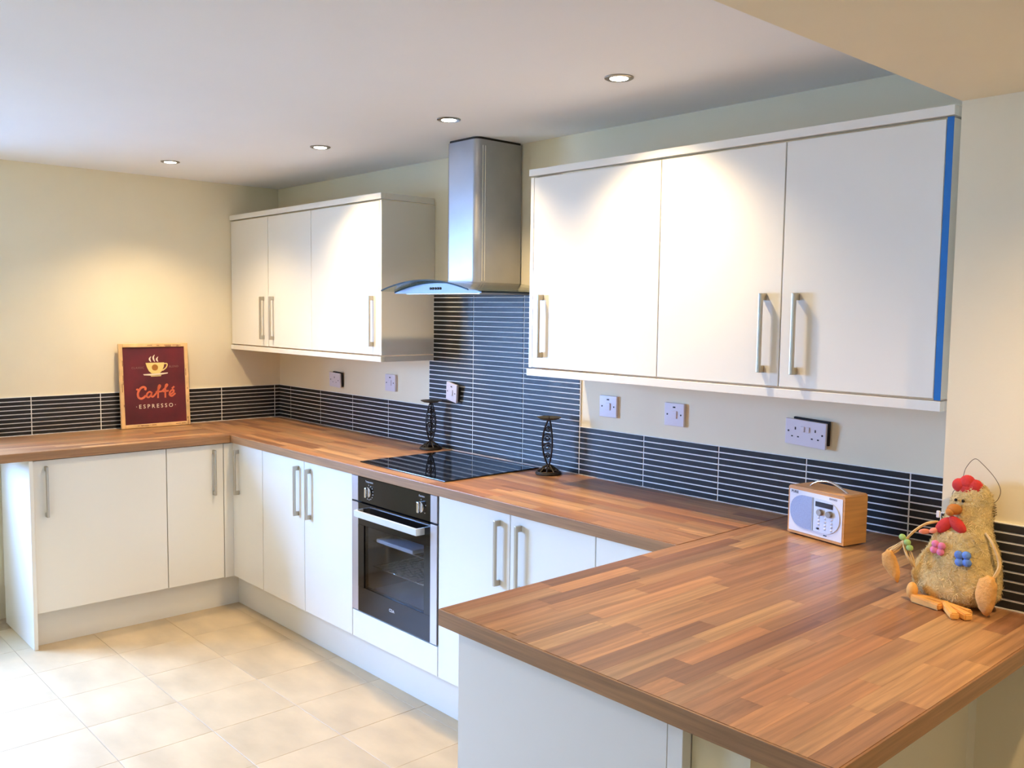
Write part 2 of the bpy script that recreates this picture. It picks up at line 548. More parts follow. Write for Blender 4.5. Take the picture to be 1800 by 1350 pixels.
# floor tiles
FT = []
def floor_tile_mesh(sx, sy):
    b = BM(); box(b, -sx / 2, sx / 2, -sy / 2, sy / 2, -0.012, 0.0)
    b.normal_update()
    top = [f for f in b.faces if f.normal.z > 0.9][0]
    bmesh.ops.bevel(b, geom=list(top.edges), offset=0.0007, segments=1, affect='EDGES')
    me = bpy.data.meshes.new('floor_tile'); b.to_mesh(me); b.free()
    me.materials.append(MATS['floor_stone'])
    return me
FPX, FPY = 0.333, 0.341
fm = floor_tile_mesh(FPX - 0.0012, FPY - 0.0012)
nx0 = 1.88 - 5 * FPX
for i in range(0, 14):
    for j in range(-3, 11):
        x0 = nx0 + i * FPX; y1 = -0.94 - j * FPY
        cx, cy = x0 + FPX / 2, y1 - FPY / 2
        if cx > 4.3 or cy > -0.35 or cy < -4.4 or (cx < 0.3 and cy > -1.3):
            continue
        o = bpy.data.objects.new('floor_tile', fm)
        o.location = (cx, cy, random.uniform(-0.0002, 0.0))
        o.rotation_euler = (0, 0, random.choice((0, PI)))
        link(o, FLOOR)
b = BM(); box(b, 4.31, XE, YE, YP, -0.012, -0.0005)
obj('screed', b, 'floor_stone', FLOOR)

# ------------------------------------------------------------------ wall tiles (each strip a piece)
TCACHE = {}
def tile_mesh(w, h):
    k = (round(w, 4), round(h, 4))
    if k not in TCACHE:
        c = 0.0012
        b = BM()
        A = [b.verts.new((x, 0.0, z)) for x, z in ((-w / 2, -h / 2), (w / 2, -h / 2), (w / 2, h / 2), (-w / 2, h / 2))]
        B = [b.verts.new((x, -0.0068, z)) for x, z in ((-w / 2, -h / 2), (w / 2, -h / 2), (w / 2, h / 2), (-w / 2, h / 2))]
        C = [b.verts.new((x, -0.008, z)) for x, z in ((-w / 2 + c, -h / 2 + c), (w / 2 - c, -h / 2 + c), (w / 2 - c, h / 2 - c), (-w / 2 + c, h / 2 - c))]
        fs = [b.faces.new(C)]
        for P_, Q in ((A, B), (B, C)):
            for i in range(4):
                fs.append(b.faces.new((P_[i], P_[(i + 1) % 4], Q[(i + 1) % 4], Q[i])))
        bmesh.ops.recalc_face_normals(b, faces=fs)
        me = bpy.data.meshes.new('tile'); b.to_mesh(me); b.free()
        me.materials.append(MATS['slate_tile'])
        TCACHE[k] = me
    return TCACHE[k]
G = 0.0049
def lay(parent, s0, s1, z0, z1, kind):
    """one strip tile. kind 'back': s=x on y=0; 'left': s=-y on x=0; 'right': s=x on y=YP"""
    w, h = s1 - s0 - G, z1 - z0 - G * 0.9
    if w < 0.004 or h < 0.004:
        return
    o = bpy.data.objects.new('tile', tile_mesh(w, h))
    s, z = (s0 + s1) / 2, (z0 + z1) / 2
    if kind == 'back':
        o.location = (s, 0, z)
    elif kind == 'right':
        o.location = (s, YP, z)
    else:
        o.location = (0, -s, z); o.rotation_euler = (0, 0, PI / 2)
    link(o, parent)

def rows(z1):
    n = int(round((z1 - WT) / RH))
    return [(WT + i * RH, WT + (i + 1) * RH) for i in range(n)]
T0 = 0.1322
low = rows(WT + 9 * RH)
# back wall, low band left of the hob panel
cols = [(0.008, 0.1402)] + [(T0 + 0.016 + i * TW, T0 + 0.016 + (i + 1) * TW) for i in range(3)] + [(1.158, 1.508)]
cols = [(0.008, 0.145), (0.145, 0.4885), (0.4885, 0.825), (0.825, 1.162), (1.162, 1.508)]
for c in cols:
    for z0, z1 in low: lay(WALL_BACK, c[0], c[1], z0, z1, 'back')
# tall panel behind the hob
for z0, z1 in rows(1.655):
    up = z1 > 1.335
    L = 1.5405 if up else 1.508
    R_ = 2.521 if up else 2.5125
    for c in ((L, 1.838), (1.838, 2.1755), (2.1755, R_)):
        lay(WALL_BACK, c[0], c[1], z0, z1, 'back')
# low band right of it
for c in ((2.5125, 2.8455), (2.8455, 3.182), (3.182, 3.5185), (3.5185, 3.855), (3.855, XP)):
    for z0, z1 in low: lay(WALL_BACK, c[0], c[1], z0, z1, 'back')
# left wall
for c in ((0.0, 0.0385), (0.0385, 0.375), (0.375, 0.7115), (0.7115, 1.048), (1.048, 1.3845), (1.3845, 1.695)):
    for z0, z1 in low: lay(WALL_LEFT, c[0], c[1], z0, z1, 'left')
# projecting wall on the right
for c in ((XP, XP + TW), (XP + TW, 4.62)):
    for z0, z1 in low: lay(WALL_RIGHT, c[0], c[1], z0, z1, 'right')
# grout beds
b = BM()
box(b, 0, 1.508, -0.0058, 0, WT, WT + 9 * RH)
box(b, 1.507, 2.5135, -0.0058, 0, WT, 1.335)
box(b, 1.5395, 2.522, -0.0058, 0, 1.335, 1.648)
box(b, 2.5135, XP, -0.0058, 0, WT, WT + 9 * RH)
obj('grout', b, 'grout', WALL_BACK)
b = BM(); box(b, 0, 0.0058, -1.70, -0.008, WT, WT + 9 * RH)
obj('grout', b, 'grout', WALL_LEFT)
b = BM(); box(b, XP, 4.62, YP - 0.0058, YP, WT, WT + 9 * RH)
obj('grout', b, 'grout', WALL_RIGHT)
def sealant(parent, p, q):
    p, q = Vector(p), Vector(q)
    n = 60
    bb = BM()
    tube(bb, [p.lerp(q, i / n) + Vector((0, 0, random.uniform(-0.0008, 0.0008))) for i in range(n + 1)], 0.0024, 6)
    obj('sealant', bb, 'sealant', parent, smooth=60)
sealant(WALL_BACK, (0.01, -0.0095, WT + 0.001), (XP - 0.01, -0.0095, WT + 0.001))
sealant(WALL_LEFT, (0.0095, -0.01, WT + 0.001), (0.0095, -1.70, WT + 0.001))
sealant(WALL_RIGHT, (XP, YP - 0.0095, WT + 0.001), (4.40, YP - 0.0095, WT + 0.001))

# ------------------------------------------------------------------ cabinets
def rb(run):
    """box writer in run coordinates: s along the run, d out from the wall, z"""
    if run == 'hob':
        return lambda bm, s0, s1, d0, d1, z0, z1, bev=0.0, seg=2: box(bm, s0, s1, -d0, -d1, z0, z1, bev, seg)
    if run == 'left':
        return lambda bm, s0, s1, d0, d1, z0, z1, bev=0.0, seg=2: box(bm, d0, d1, -s0, -s1, z0, z1, bev, seg)
    if run == 'pen':   # units facing -x, backs at x = 4.113
        return lambda bm, s0, s1, d0, d1, z0, z1, bev=0.0, seg=2: box(bm, 4.113 - d0, 4.113 - d1, -s0, -s1, z0, z1, bev, seg)
def rp(run, s, d, z):
    return {'hob': (s, -d, z), 'left': (d, -s, z), 'pen': (4.113 - d, -s, z)}[run]

def handle(run, door, s, d_face, zc, length=0.234):
    B_ = rb(run)
    b = BM()
    z0, z1 = zc - length / 2, zc + length / 2
    B_(b, s - 0.0055, s + 0.0055, d_face + 0.016, d_face + 0.028, z0, z1, 0.0025, 2)
    for za, zb in ((z0, z0 + 0.021), (z1 - 0.021, z1)):
        B_(b, s - 0.0055, s + 0.0055, d_face, d_face + 0.018, za, zb, 0.0012, 1)
    obj('handle', b, 'nickel', door, smooth=40)

DT = 0.018
def cabinet(run, name, label, cat, s0, s1, depth, z0, z1, doors, group, back=0.012, hz=None, feet=False):
    """doors: list of (s0, s1, handle_s or None)"""
    B_ = rb(run)
    root = thing(name, label, cat, rp(run, (s0 + s1) / 2, depth / 2, z0), group=group)
    b = BM()
    t = 0.016
    B_(b, s0 + .0005, s0 + t, back, depth - 0.014, z0, z1); B_(b, s1 - t, s1 - .0005, back, depth - 0.014, z0, z1)
    B_(b, s0 + t, s1 - t, back, depth - 0.014, z0, z0 + t); B_(b, s0 + t, s1 - t, back, depth - 0.014, z1 - t, z1)
    B_(b, s0 + t, s1 - t, back, back + 0.01, z0 + t, z1 - t)
    obj('carcass', b, 'carcass', root)
    b = BM(); B_(b, s0 + t, s1 - t, back + 0.02, depth - 0.03, (z0 + z1) / 2 - 0.009, (z0 + z1) / 2 + 0.009)
    obj('shelf', b, 'carcass', root)
    for a0, a1, hs in doors:
        b = BM(); B_(b, a0 + 0.0020, a1 - 0.0020, depth, depth + DT, z0 + 0.002, z1 - 0.003, 0.0016, 2)
        d = obj('door', b, 'gloss_cream', root, smooth=40)
        if hs is not None:
            handle(run, d, hs, depth + DT, hz)
    return root

BZ0, BZ1 = 0.160, 0.869
BD = 0.585 - DT
HZB = 0.722
cabinet('left', 'base_cabinet', 'wide cream base cabinet under the coffee picture, handle by its free end', 'cabinet', 0.930, 1.535, BD, BZ0, BZ1,
        [(0.930, 1.535, 1.481)], 'cream base cabinets', hz=HZB)
cabinet('left', 'base_cabinet', 'narrow cream base cabinet on the left wall, next to the inner corner', 'cabinet', 0.634, 0.930, BD, BZ0, BZ1,
        [(0.634, 0.930, 0.688)], 'cream base cabinets', hz=HZB)
cabinet('hob', 'base_cabinet', 'narrow cream base cabinet in the inner corner, on the side towards the oven', 'cabinet', 0.602, 0.916, BD, BZ0, BZ1,
        [(0.5852, 0.916, 0.656)], 'cream base cabinets', hz=HZB)
cabinet('hob', 'base_cabinet', 'cream two-door base cabinet to the left of the oven', 'cabinet', 0.916, 1.733, BD, BZ0, BZ1,
        [(0.916, 1.326, 1.272), (1.326, 1.733, 1.380)], 'cream base cabinets', hz=HZB)
cabinet('hob', 'base_cabinet', 'cream two-door base cabinet between the oven and the peninsula', 'cabinet', 2.335, 3.136, BD, BZ0, BZ1,
        [(2.335, 2.738, 2.684), (2.738, 3.136, 2.792)], 'cream base cabinets', hz=HZB)
# corner infill panels
b = BM(); box(b, 0.567, 0.5862, -0.5675, -0.6325, BZ0, BZ1 - 0.003, 0.0006, 1)
tag(obj('corner_post', b, 'gloss_cream', origin=(0.576, -0.61, BZ0)), 'slim cream filler post in the inner corner of the base units', 'filler panel')
b = BM(); box(b, 3.139, 3.50, -0.567, -0.585, BZ0 + .002, BZ1 - 0.003, 0.0016, 2)
tag(obj('blank_corner_unit', b, 'gloss_cream', origin=(3.3, -0.576, BZ0)), 'plain cream corner panel half hidden behind the peninsula worktop', 'filler panel')
# oven housing: panel under the oven
hs = thing('oven_housing', 'cream oven housing with a plain panel below the oven', 'cabinet', (2.034, -0.3, BZ0))
b = BM(); box(b, 1.7365, 2.3315, -0.567, -0.585, BZ0 + 0.002, 0.279, 0.0016, 2)
obj('lower_panel', b, 'gloss_cream', hs, smooth=40)
b = BM(); box(b, 1.735, 1.7385, -0.012, -0.560, BZ0, BZ1); box(b, 2.3295, 2.333, -0.012, -0.560, BZ0, BZ1); box(b, 1.739, 2.329, -0.012, -0.560, BZ0, BZ0 + 0.016)
obj('carcass', b, 'gap_dark', hs)
# end panels
b = BM(); box(b, 0.11, 0.602, -1.5365, -1.5535, 0.0, BZ1 + 0.001, 0.0008, 1)
tag(obj('end_panel', b, 'cream_panel', origin=(0.35, -1.545, 0)), 'tall pale end panel closing the base units below the coffee picture', 'end panel')
b = BM(); box(b, 3.500, 4.0775, -1.412, -1.430, 0.0, BZ1 + 0.001, 0.0008, 1)
tag(obj('end_panel', b, 'cream_panel', origin=(3.79, -1.42, 0)), 'broad white end panel under the tip of the peninsula worktop', 'end panel')
b = BM(); box(b, 4.0785, 4.1115, -1.406, -1.430, 0.0, BZ1 + 0.001, 0.0008, 1)
tag(obj('filler_strip', b, 'cream_panel', origin=(4.095, -1.42, 0)), 'slim white strip between the peninsula end panel and the low cream wall', 'filler panel')
# peninsula units (fronts face the kitchen)
cabinet('pen', 'base_cabinet', 'cream two-door base cabinet under the peninsula, fronts facing the kitchen', 'cabinet', 0.606, 1.410, 0.595, BZ0, BZ1,
        [(0.606, 1.008, 0.954), (1.008, 1.410, 1.062)], 'cream base cabinets', back=0.002, hz=HZB)
# plinths
b = BM(); box(b, 0.530, 0.545, -0.5402, -1.536, 0.0, 0.158)
tag(obj('plinth', b, 'plinth_cream', origin=(0.54, -1.05, 0)), 'cream plinth board below the base cabinets on the left wall', 'plinth')
b = BM(); box(b, 0.530, 3.54, -0.525, -0.540, 0.0, 0.158)
tag(obj('plinth', b, 'plinth_cream', origin=(2.0, -0.53, 0)), 'long cream plinth board running below the oven', 'plinth')
b = BM(); box(b, 3.545, 3.56, -0.545, -1.41, 0.0, 0.158)
tag(obj('plinth', b, 'plinth_cream', origin=(3.55, -1.0, 0)), 'cream plinth board below the peninsula cabinet', 'plinth')

# wall cabinets
WZ0, WZ1 = 1.355, 2.063
WD = 0.306 - DT
HZW = 1.512
cabinet('hob', 'wall_cabinet', 'cream two-door wall cabinet beside the left wall', 'cabinet', 0.004, 0.913, WD, WZ0, WZ1,
        [(0.004, 0.455, 0.401), (0.455, 0.913, 0.509)], 'cream wall cabinets', back=0.001, hz=HZW)
cabinet('hob', 'wall_cabinet', 'cream single-door wall cabinet just left of the extractor hood', 'cabinet', 0.913, 1.524, WD, WZ0, WZ1,
        [(0.913, 1.524, 1.470)], 'cream wall cabinets', back=0.001, hz=HZW)
cabinet('hob', 'wall_cabinet', 'cream single-door wall cabinet just right of the extractor hood', 'cabinet', 2.541, 3.137, WD, WZ0, WZ1,
        [(2.541, 3.137, 2.595)], 'cream wall cabinets', back=0.010, hz=HZW)
cabinet('hob', 'wall_cabinet', 'cream two-door wall cabinet above the radio, blue film along its right edge', 'cabinet', 3.137, 4.036, WD, WZ0, WZ1,
        [(3.137, 3.588, 3.534), (3.588, 4.036, 3.642)], 'cream wall cabinets', back=0.001, hz=HZW)
def wall_end(x0, x1, label, film=False, back=0.001):
    t = thing('wall_end_panel', label, 'end panel', ((x0 + x1) / 2, -0.15, WZ0), group='wall unit end panels')
    b = BM(); box(b, x0 + 0.0006, x1, -back, -0.306, WZ0 + 0.001, WZ1 - 0.001, 0.0008, 1)
    obj('panel', b, 'gloss_cream', t)
    if film:
        b = BM(); box(b, x0 + 0.0006, x1 + 0.0005, -0.3062, -0.3072, WZ0 - 0.002, WZ1 + 0.001)
        tag(obj('protective_film', b, 'blue_film', t), 'bright blue protective film strip')
wall_end(1.524, 1.541, 'cream end panel of the left wall cabinets, facing the extractor hood')
wall_end(2.523, 2.541, 'slim cream end panel at the hood side of the right wall cabinets', back=0.010)
wall_end(4.036, 4.053, 'cream end panel with bright blue film on its front edge', True)
def rail(x0, x1, z0, z1, name, label, cat, group, ret_l, ret_r):
    t = thing(name, label, cat, ((x0 + x1) / 2, -0.15, z0), group=group)
    b = BM(); box(b, x0, x1, -0.288, -0.312, z0, z1, 0.001, 1)
    obj('front_rail', b, 'gloss_cream', t)
    for f, xa, xb in ((ret_l, x0, x0 + 0.02), (ret_r, x1 - 0.02, x1)):
        if f:
            b = BM(); box(b, xa, xb, -0.009, -0.2875, z0, z1, 0.001, 1)
            obj('side_rail', b, 'gloss_cream', t)
rail(0.004, 1.545, WZ1 + 0.004, 2.094, 'cornice', 'flat cream cornice on top of the left wall cabinets', 'cornice', 'flat cabinet cornices', False, True)
rail(2.519, 4.056, WZ1 + 0.004, 2.092, 'cornice', 'flat cream cornice on top of the right wall cabinets', 'cornice', 'flat cabinet cornices', True, True)
rail(0.004, 1.545, 1.326, WZ0 - 0.004, 'pelmet', 'flat cream light pelmet under the left wall cabinets', 'pelmet', 'light pelmets', False, True)
rail(2.519, 4.056, 1.325, WZ0 - 0.004, 'pelmet', 'flat cream light pelmet under the right wall cabinets', 'pelmet', 'light pelmets', True, True)

# ------------------------------------------------------------------ worktops
TONES = [lin(180, 133, 90), lin(172, 125, 84), lin(163, 117, 79), lin(185, 140, 95), lin(157, 111, 76), lin(147, 103, 72),
         lin(178, 125, 83), lin(168, 128, 90), lin(182, 131, 87), lin(140, 97, 69), lin(163, 121, 86), lin(191, 147, 100)]
SM = None
def stave_mesh():
    b = BM(); box(b, -0.5, 0.5, -0.5, 0.5, -0.0012, 0.0)
    me = bpy.data.meshes.new('stave'); b.to_mesh(me); b.free()
    me.materials.append(MATS['stave_wood'])
    return me
SM = stave_mesh()
def staves(root, x0, x1, y0, y1, along, w, rng, skip=None, clip=None):
    """rows of staves filling the rectangle; clip(centre of row)->(lo,hi) along the grain"""
    if along == 'x':
        a0, a1, c0, c1 = x0, x1, y0, y1
    else:
        a0, a1, c0, c1 = y0, y1, x0, x1
    n = max(1, int(round((c1 - c0) / w)))
    w = (c1 - c0) / n
    last = None
    for i in range(n):
        cc = c0 + (i + 0.5) * w
        lo, hi = a0, a1
        if clip:
            lo, hi = clip(cc, w)
        p = lo - rng.uniform(0.0, 0.3)
        while p < hi - 0.001:
            q = p + rng.uniform(0.24, 0.50)
            s, e = max(p, lo), min(q, hi)
            if hi - e < 0.05:
                e = hi; q = hi + 1
            if e - s > 0.03:
                o = bpy.data.objects.new('stave', SM)
                m = (s + e) / 2
                if along == 'x':
                    o.location = (m, cc, WT + 0.0002)
                else:
                    o.location = (cc, m, WT + 0.0002); o.rotation_euler = (0, 0, PI / 2)
                o.location -= ORG[root.name]
                o.scale = (e - s - 0.0002, w - 0.0002, 1)
                t = rng.choice([x for x in TONES if x is not last]); last = t
                k = rng.uniform(0.84, 1.12)
                o.color = (t[0] * k, t[1] * k, t[2] * k, 1)
                link(o, root)
            p = q
rng = random.Random(11)
E_ = 0.004
wl = thing('worktop', 'wood-stave worktop along the left wall, carrying the coffee picture', 'worktop', (0.3, -1.3, WU), group='wood-stave worktops')
b = BM(); box(b, 0.0, 0.604, -0.6045, -1.70, WU, WT - 0.0008, 0.0025, 2)
obj('slab', b, 'worktop_edge', wl, smooth=40)
staves(wl, 0.010, 0.604 - E_, -1.696, -0.6045, 'y', 0.0455, rng)
wb = thing('worktop', 'wood-stave worktop under the hob, running from the corner to the peninsula', 'worktop', (1.7, -0.3, WU), group='wood-stave worktops')
b = BM(); box(b, 0.0, 3.4635, 0.0, -0.604, WU, WT - 0.0008, 0.0025, 2)
obj('slab', b, 'worktop_edge', wb, smooth=40)
staves(wb, 0.010, 3.4635, -0.604 + E_, -0.010, 'x', 0.0455, rng)
wp = thing('worktop', 'broad wood-stave peninsula worktop in the foreground, carrying radio and hen', 'worktop', (3.9, -0.8, WU), group='wood-stave worktops')
b = BM()
prism(b, [(3.464, 0.0), (3.464, -1.46), (4.408, -1.46), (4.408, YP), (XP, YP), (XP, 0.0)], 'z', WU, WT - 0.0008, 0.0025)
obj('slab', b, 'worktop_edge', wp, smooth=40)
def pen_clip(cx, w):
    return (-1.46 + E_, -0.010 if cx + w / 2 < XP + 0.02 else YP - 0.010)
staves(wp, 3.464 + E_, 4.408 - E_, -1.456, -0.010, 'y', 0.0468, rng, clip=pen_clip)

# ------------------------------------------------------------------ hob and oven
hob = thing('hob', 'black glass electric hob set into the worktop under the extractor hood', 'hob', (2.021, -0.29, WT))
b = BM(); box(b, 1.726, 2.316, -0.041, -0.541, WT + 0.0006, WT + 0.0056, 0.0015, 2)
obj('glass_top', b, 'black_glass', hob, smooth=40)

ov = thing('oven', 'built-in black glass and steel oven below the hob', 'oven', (2.035, -0.3, 0.285))
OY = -0.590
b = BM()   # cavity
box(b, 1.80, 1.812, -0.03, -0.566, 0.36, 0.70); box(b, 2.262, 2.274, -0.03, -0.566, 0.36, 0.70)
box(b, 1.812, 2.262, -0.03, -0.566, 0.36, 0.372); box(b, 1.812, 2.262, -0.03, -0.566, 0.688, 0.70)
box(b, 1.812, 2.262, -0.03, -0.042, 0.372, 0.688)
obj('cavity', b, 'oven_cavity', ov)
b = BM(); box(b, 1.742, 2.329, -0.561, -0.566, 0.284, 0.862)
for f in b.faces: pass
b.free()
b = BM(); box(b, 1.738, 2.333, -0.5605, -0.566, 0.7005, 0.866); box(b, 1.738, 2.333, -0.5605, -0.566, 0.283, 0.3595)
box(b, 1.738, 1.7995, -0.5605, -0.566, 0.3595, 0.7005); box(b, 2.2745, 2.333, -0.5605, -0.566, 0.3595, 0.7005)
obj('chassis', b, 'gap_dark', ov)
# control panel
b = BM(); box(b, 1.787, 2.290, -0.567, OY, 0.760, 0.866, 0.001, 1)
cp = obj('control_panel', b, 'oven_black', ov)
for x0, x1 in ((1.739, 1.7865), (2.2905, 2.332)):
    b = BM(); box(b, x0, x1, -0.567, OY - 0.0005, 0.760, 0.866, 0.001, 1)
    obj('side_trim', b, 'oven_steel', cp)
    b = BM(); box(b, x0, x1, -0.567, OY - 0.0005, 0.286, 0.753, 0.001, 1)
    obj('door_trim', b, 'oven_steel', ov)
for kx in (1.868, 2.232):
    kz = 0.808
    b = BM()
    lathe(b, [(0.021, 0.0), (0.021, -0.006), (0.019, -0.008)], (kx, OY, kz), 28, 'y')
    kb = obj('knob', b, 'chrome', cp, smooth=40)
    b = BM(); box(b, kx - 0.006, kx + 0.006, OY - 0.0082, OY - 0.020, kz - 0.021, kz + 0.021, 0.0025, 2)
    obj('grip', b, 'chrome', kb, smooth=40)
    b = BM()
    for t in range(11):
        a = math.radians(60 - t * 24) if kx < 2 else math.radians(20 - t * 60)
        if kx > 2 and t > 1: break
        ex, ez = kx + 0.031 * math.cos(a), kz + 0.031 * math.sin(a)
        box(b, ex - 0.0018, ex + 0.0018, OY - 0.0002, OY - 0.0008, ez - 0.0018, ez + 0.0018)
    box(b, kx - 0.0008, kx + 0.0008, OY - 0.0002, OY - 0.0008, kz + 0.027, kz + 0.032)
    obj('dial_marks', b, 'white_print', cp)
b = put(text_bm('Temperature', 0.0105), 1.872, OY - 0.0006, 0.851); obj('lettering', b, 'white_print', cp)
b = put(text_bm('Function', 0.0105), 2.236, OY - 0.0006, 0.851); obj('lettering', b, 'white_print', cp)
# door: glass frame around a window
b = BM()
box(b, 1.787, 2.290, -0.567, OY, 0.286, 0.392, 0.001, 1)
box(b, 1.787, 2.290, -0.567, OY, 0.660, 0.753, 0.001, 1)
box(b, 1.787, 1.830, -0.567, OY, 0.392, 0.660); box(b, 2.250, 2.290, -0.567, OY, 0.392, 0.660)
dr = obj('door', b, 'oven_black', ov)
b = BM(); box(b, 1.830, 2.250, -0.580, -0.586, 0.392, 0.660)
obj('pane', b, 'oven_pane', dr)
b = BM()
hx0, hx1, hz0, hz1 = 1.818, 2.255, 0.704, 0.731
box(b, hx0, hx1, -0.622, -0.632, hz0, hz1, 0.001, 1)
box(b, hx0, hx0 + 0.008, OY - 0.0005, -0.622, hz0, hz1); box(b, hx1 - 0.008, hx1, OY - 0.0005, -0.622, hz0, hz1)
obj('handle', b, 'bright_steel', dr)
b = put(text_bm('CDA', 0.017, spacing=1.05, offset=0.0003), 2.035, OY - 0.0006, 0.345); obj('lettering', b, 'white_print', dr)
# racks and tray inside
for zr in (0.475, 0.585):
    b = BM()
    for k in range(15):
        x = 1.825 + k * 0.03
        tube(b, [(x, -0.06, zr), (x, -0.53, zr)], 0.0018, 5)
    for y in (-0.06, -0.30, -0.53):
        tube(b, [(1.813, y, zr - 0.003), (2.261, y, zr - 0.003)], 0.003, 6)
    obj('rack', b, 'rack_wire', ov)
b = BM(); box(b, 1.86, 2.12, -0.40, -0.548, 0.588, 0.604, 0.004, 2)
tag(obj('booklet', b, 'paper', origin=(1.99, -0.47, 0.588)), 'white booklet lying on the upper rack inside the oven', 'booklet')
b = BM()
NB = 26
def bagz(i, j):
    u, v = i / NB, j / NB
    e = math.sin(PI * u) ** 0.5 * math.sin(PI * v) ** 0.5
    return e * (0.022 + 0.012 * math.sin(9 * u + 5 * v) + 0.008 * math.sin(23 * u - 17 * v) + 0.006 * math.sin(41 * v + 11 * u))
vs = [[b.verts.new((1.86 + 0.25 * i / NB, -0.36 - 0.185 * j / NB, 0.478 + max(0.0, bagz(i, j)))) for j in range(NB + 1)] for i in range(NB + 1)]
for i in range(NB):
    for j in range(NB):
        b.faces.new((vs[i][j], vs[i + 1][j], vs[i + 1][j + 1], vs[i][j + 1]))
tag(obj('plastic_bag', b, 'bag_film', origin=(1.98, -0.45, 0.478), smooth=70), 'crumpled clear plastic bag on the lower rack inside the oven', 'bag')

# ------------------------------------------------------------------ extractor hood
hd = thing('extractor_hood', 'stainless chimney extractor hood with an arched glass canopy', 'extractor hood', (2.035, -0.2, 1.636))
cx0, cx1, cyf = 1.945, 2.150, -0.256
r = 0.028
pts = [(cx0, -0.009)]
pts += [(cx0 + r - r * math.cos(t * PI / 12), cyf + r - r * math.sin(t * PI / 12)) for t in range(7)]
pts += [(cx1 - r + r * math.sin(t * PI / 12), cyf + r - r * math.cos(t * PI / 12)) for t in range(7)]
pts += [(cx1, -0.009)]
b = BM(); prism(b, pts, 'z', 1.683, 2.264)
ch = obj('chimney', b, 'steel', hd, smooth=30)
b = BM(); prism(b, [((x - 2.0475) * 0.96 + 2.0475, (y + 0.13) * 0.97 - 0.13) for x, y in pts], 'z', 2.264, 2.2735)
obj('collar', b, 'gap_dark', ch, smooth=30)
for dx in (0.0, 0.014):
    b = BM(); box(b, cx1 - 0.0002, cx1 + 0.0012, cyf + r + 0.001 + dx, cyf + r + 0.004 + dx, 1.69, 2.24)
    obj('seam', b, 'chrome', ch)
hx0, hx1 = 1.742, 2.330
def arch(x, lo=1.650, hi=1.6895):
    u = (x - (hx0 + hx1) / 2) / ((hx1 - hx0) / 2)
    return lo + (hi - lo) * (1 - min(1, u * u))
N = 40
def gl_strip(y0, y1, t, lo, hi):
    b = BM()
    xs = [hx0 + (hx1 - hx0) * i / N for i in range(N + 1)]
    up = [(x, arch(x, lo, hi)) for x in xs]
    dn = [(x, arch(x, lo, hi) - t) for x in reversed(xs)]
    prism(b, up + dn, 'y', y0, y1)
    return b
b = gl_strip(-0.013, -0.444, 0.006, 1.650, 1.6895)
obj('glass_canopy', b, 'hood_glass', hd, smooth=30)
b = gl_strip(-0.4442, -0.4456, 0.006, 1.650, 1.6895)
obj('glass_edge', b, 'hood_glass_edge', hd, smooth=30)
b = BM()
up = [(hx0 + 0.004 + (hx1 - hx0 - 0.008) * i / N,) for i in range(N + 1)]
poly = [(x[0], max(1.6375, arch(x[0], 1.6370, 1.677))) for x in up] + [(hx1 - 0.004, 1.636), (hx0 + 0.004, 1.636)]
prism(b, poly, 'y', -0.012, -0.375)
body = obj('body', b, 'fascia_steel', hd, smooth=30)
b = BM()
xs_ = [hx0 + 0.002 + (hx1 - hx0 - 0.004) * i / N for i in range(N + 1)]
prism(b, [(x, arch(x) - 0.0065) for x in xs_] + [(x, arch(x, 1.6372, 1.6772)) for x in reversed(xs_)], 'y', -0.06, -0.3765)
obj('seal', b, 'hood_glass_edge', body, smooth=30)
b = BM(); box(b, 1.79, 2.28, -0.05, -0.345, 1.6335, 1.6358)
obj('grease_filter', b, 'nickel', body)
for k in range(5):
    x = 2.035 + (k - 2) * 0.0165
    b = BM(); lathe(b, [(0.0055, 0.0), (0.0055, -0.003), (0.0045, -0.004)], (x, -0.375, 1.6555), 16, 'y')
    obj('button', b, 'pin_black', body, smooth=40)

# ------------------------------------------------------------------ downlights
def downlight(x, y, z, label, w, cone=124, col=LAMP_COL):
    t = thing('downlight', label, 'downlight', (x, y, z), group='recessed downlights')
    b = BM()
    lathe(b, [(0.0275, -0.001), (0.0285, -0.004), (0.040, -0.005), (0.044, -0.003), (0.0445, 0.0)], (x, y, z), 40)
    obj('rim', b, 'lamp_rim', t, smooth=50)
    b = BM(); lathe(b, [(0.0, -0.0062), (0.020, -0.006), (0.027, -0.0045), (0.0275, -0.002)], (x, y, z), 32)
    obj('lens', b, 'lamp_lens', t, smooth=60)
    ld = bpy.data.lights.new('downlight_beam', 'SPOT')
    ld.energy = w; ld.color = col; ld.spot_size = math.radians(cone); ld.spot_blend = 1.0; ld.shadow_soft_size = 0.022
    lo = bpy.data.objects.new('downlight_beam', ld)
    link(lo, t)
    lo.location = (0, 0, -0.035)
downlight(0.554, -0.872, H, 'recessed downlight nearest the left wall, above the coffee picture', LAMP_W)
downlight(1.452, -0.567, H, 'recessed downlight above the left wall cabinets, second from the left', LAMP_W)
downlight(2.312, -0.53, H, 'recessed downlight just above the extractor chimney', LAMP_W)
downlight(3.156, -0.544, H, 'recessed downlight in front of the right wall cabinets, rightmost in view', LAMP_W)
for lx, where in ((0.9, 'nearest the window wall'), (1.81, 'second from the window wall'), (2.7, 'third from the window wall'), (3.55, 'nearest the low ceiling')):
    downlight(lx, -2.68, H, 'recessed downlight in the row over the middle of the kitchen, ' + where, LAMP_W * 0.30, 120)
downlight(4.72, -1.05, HL, 'recessed downlight in the lower ceiling at the top right edge', WARM_ROOM_W, 150, (1.0, 0.66, 0.31))

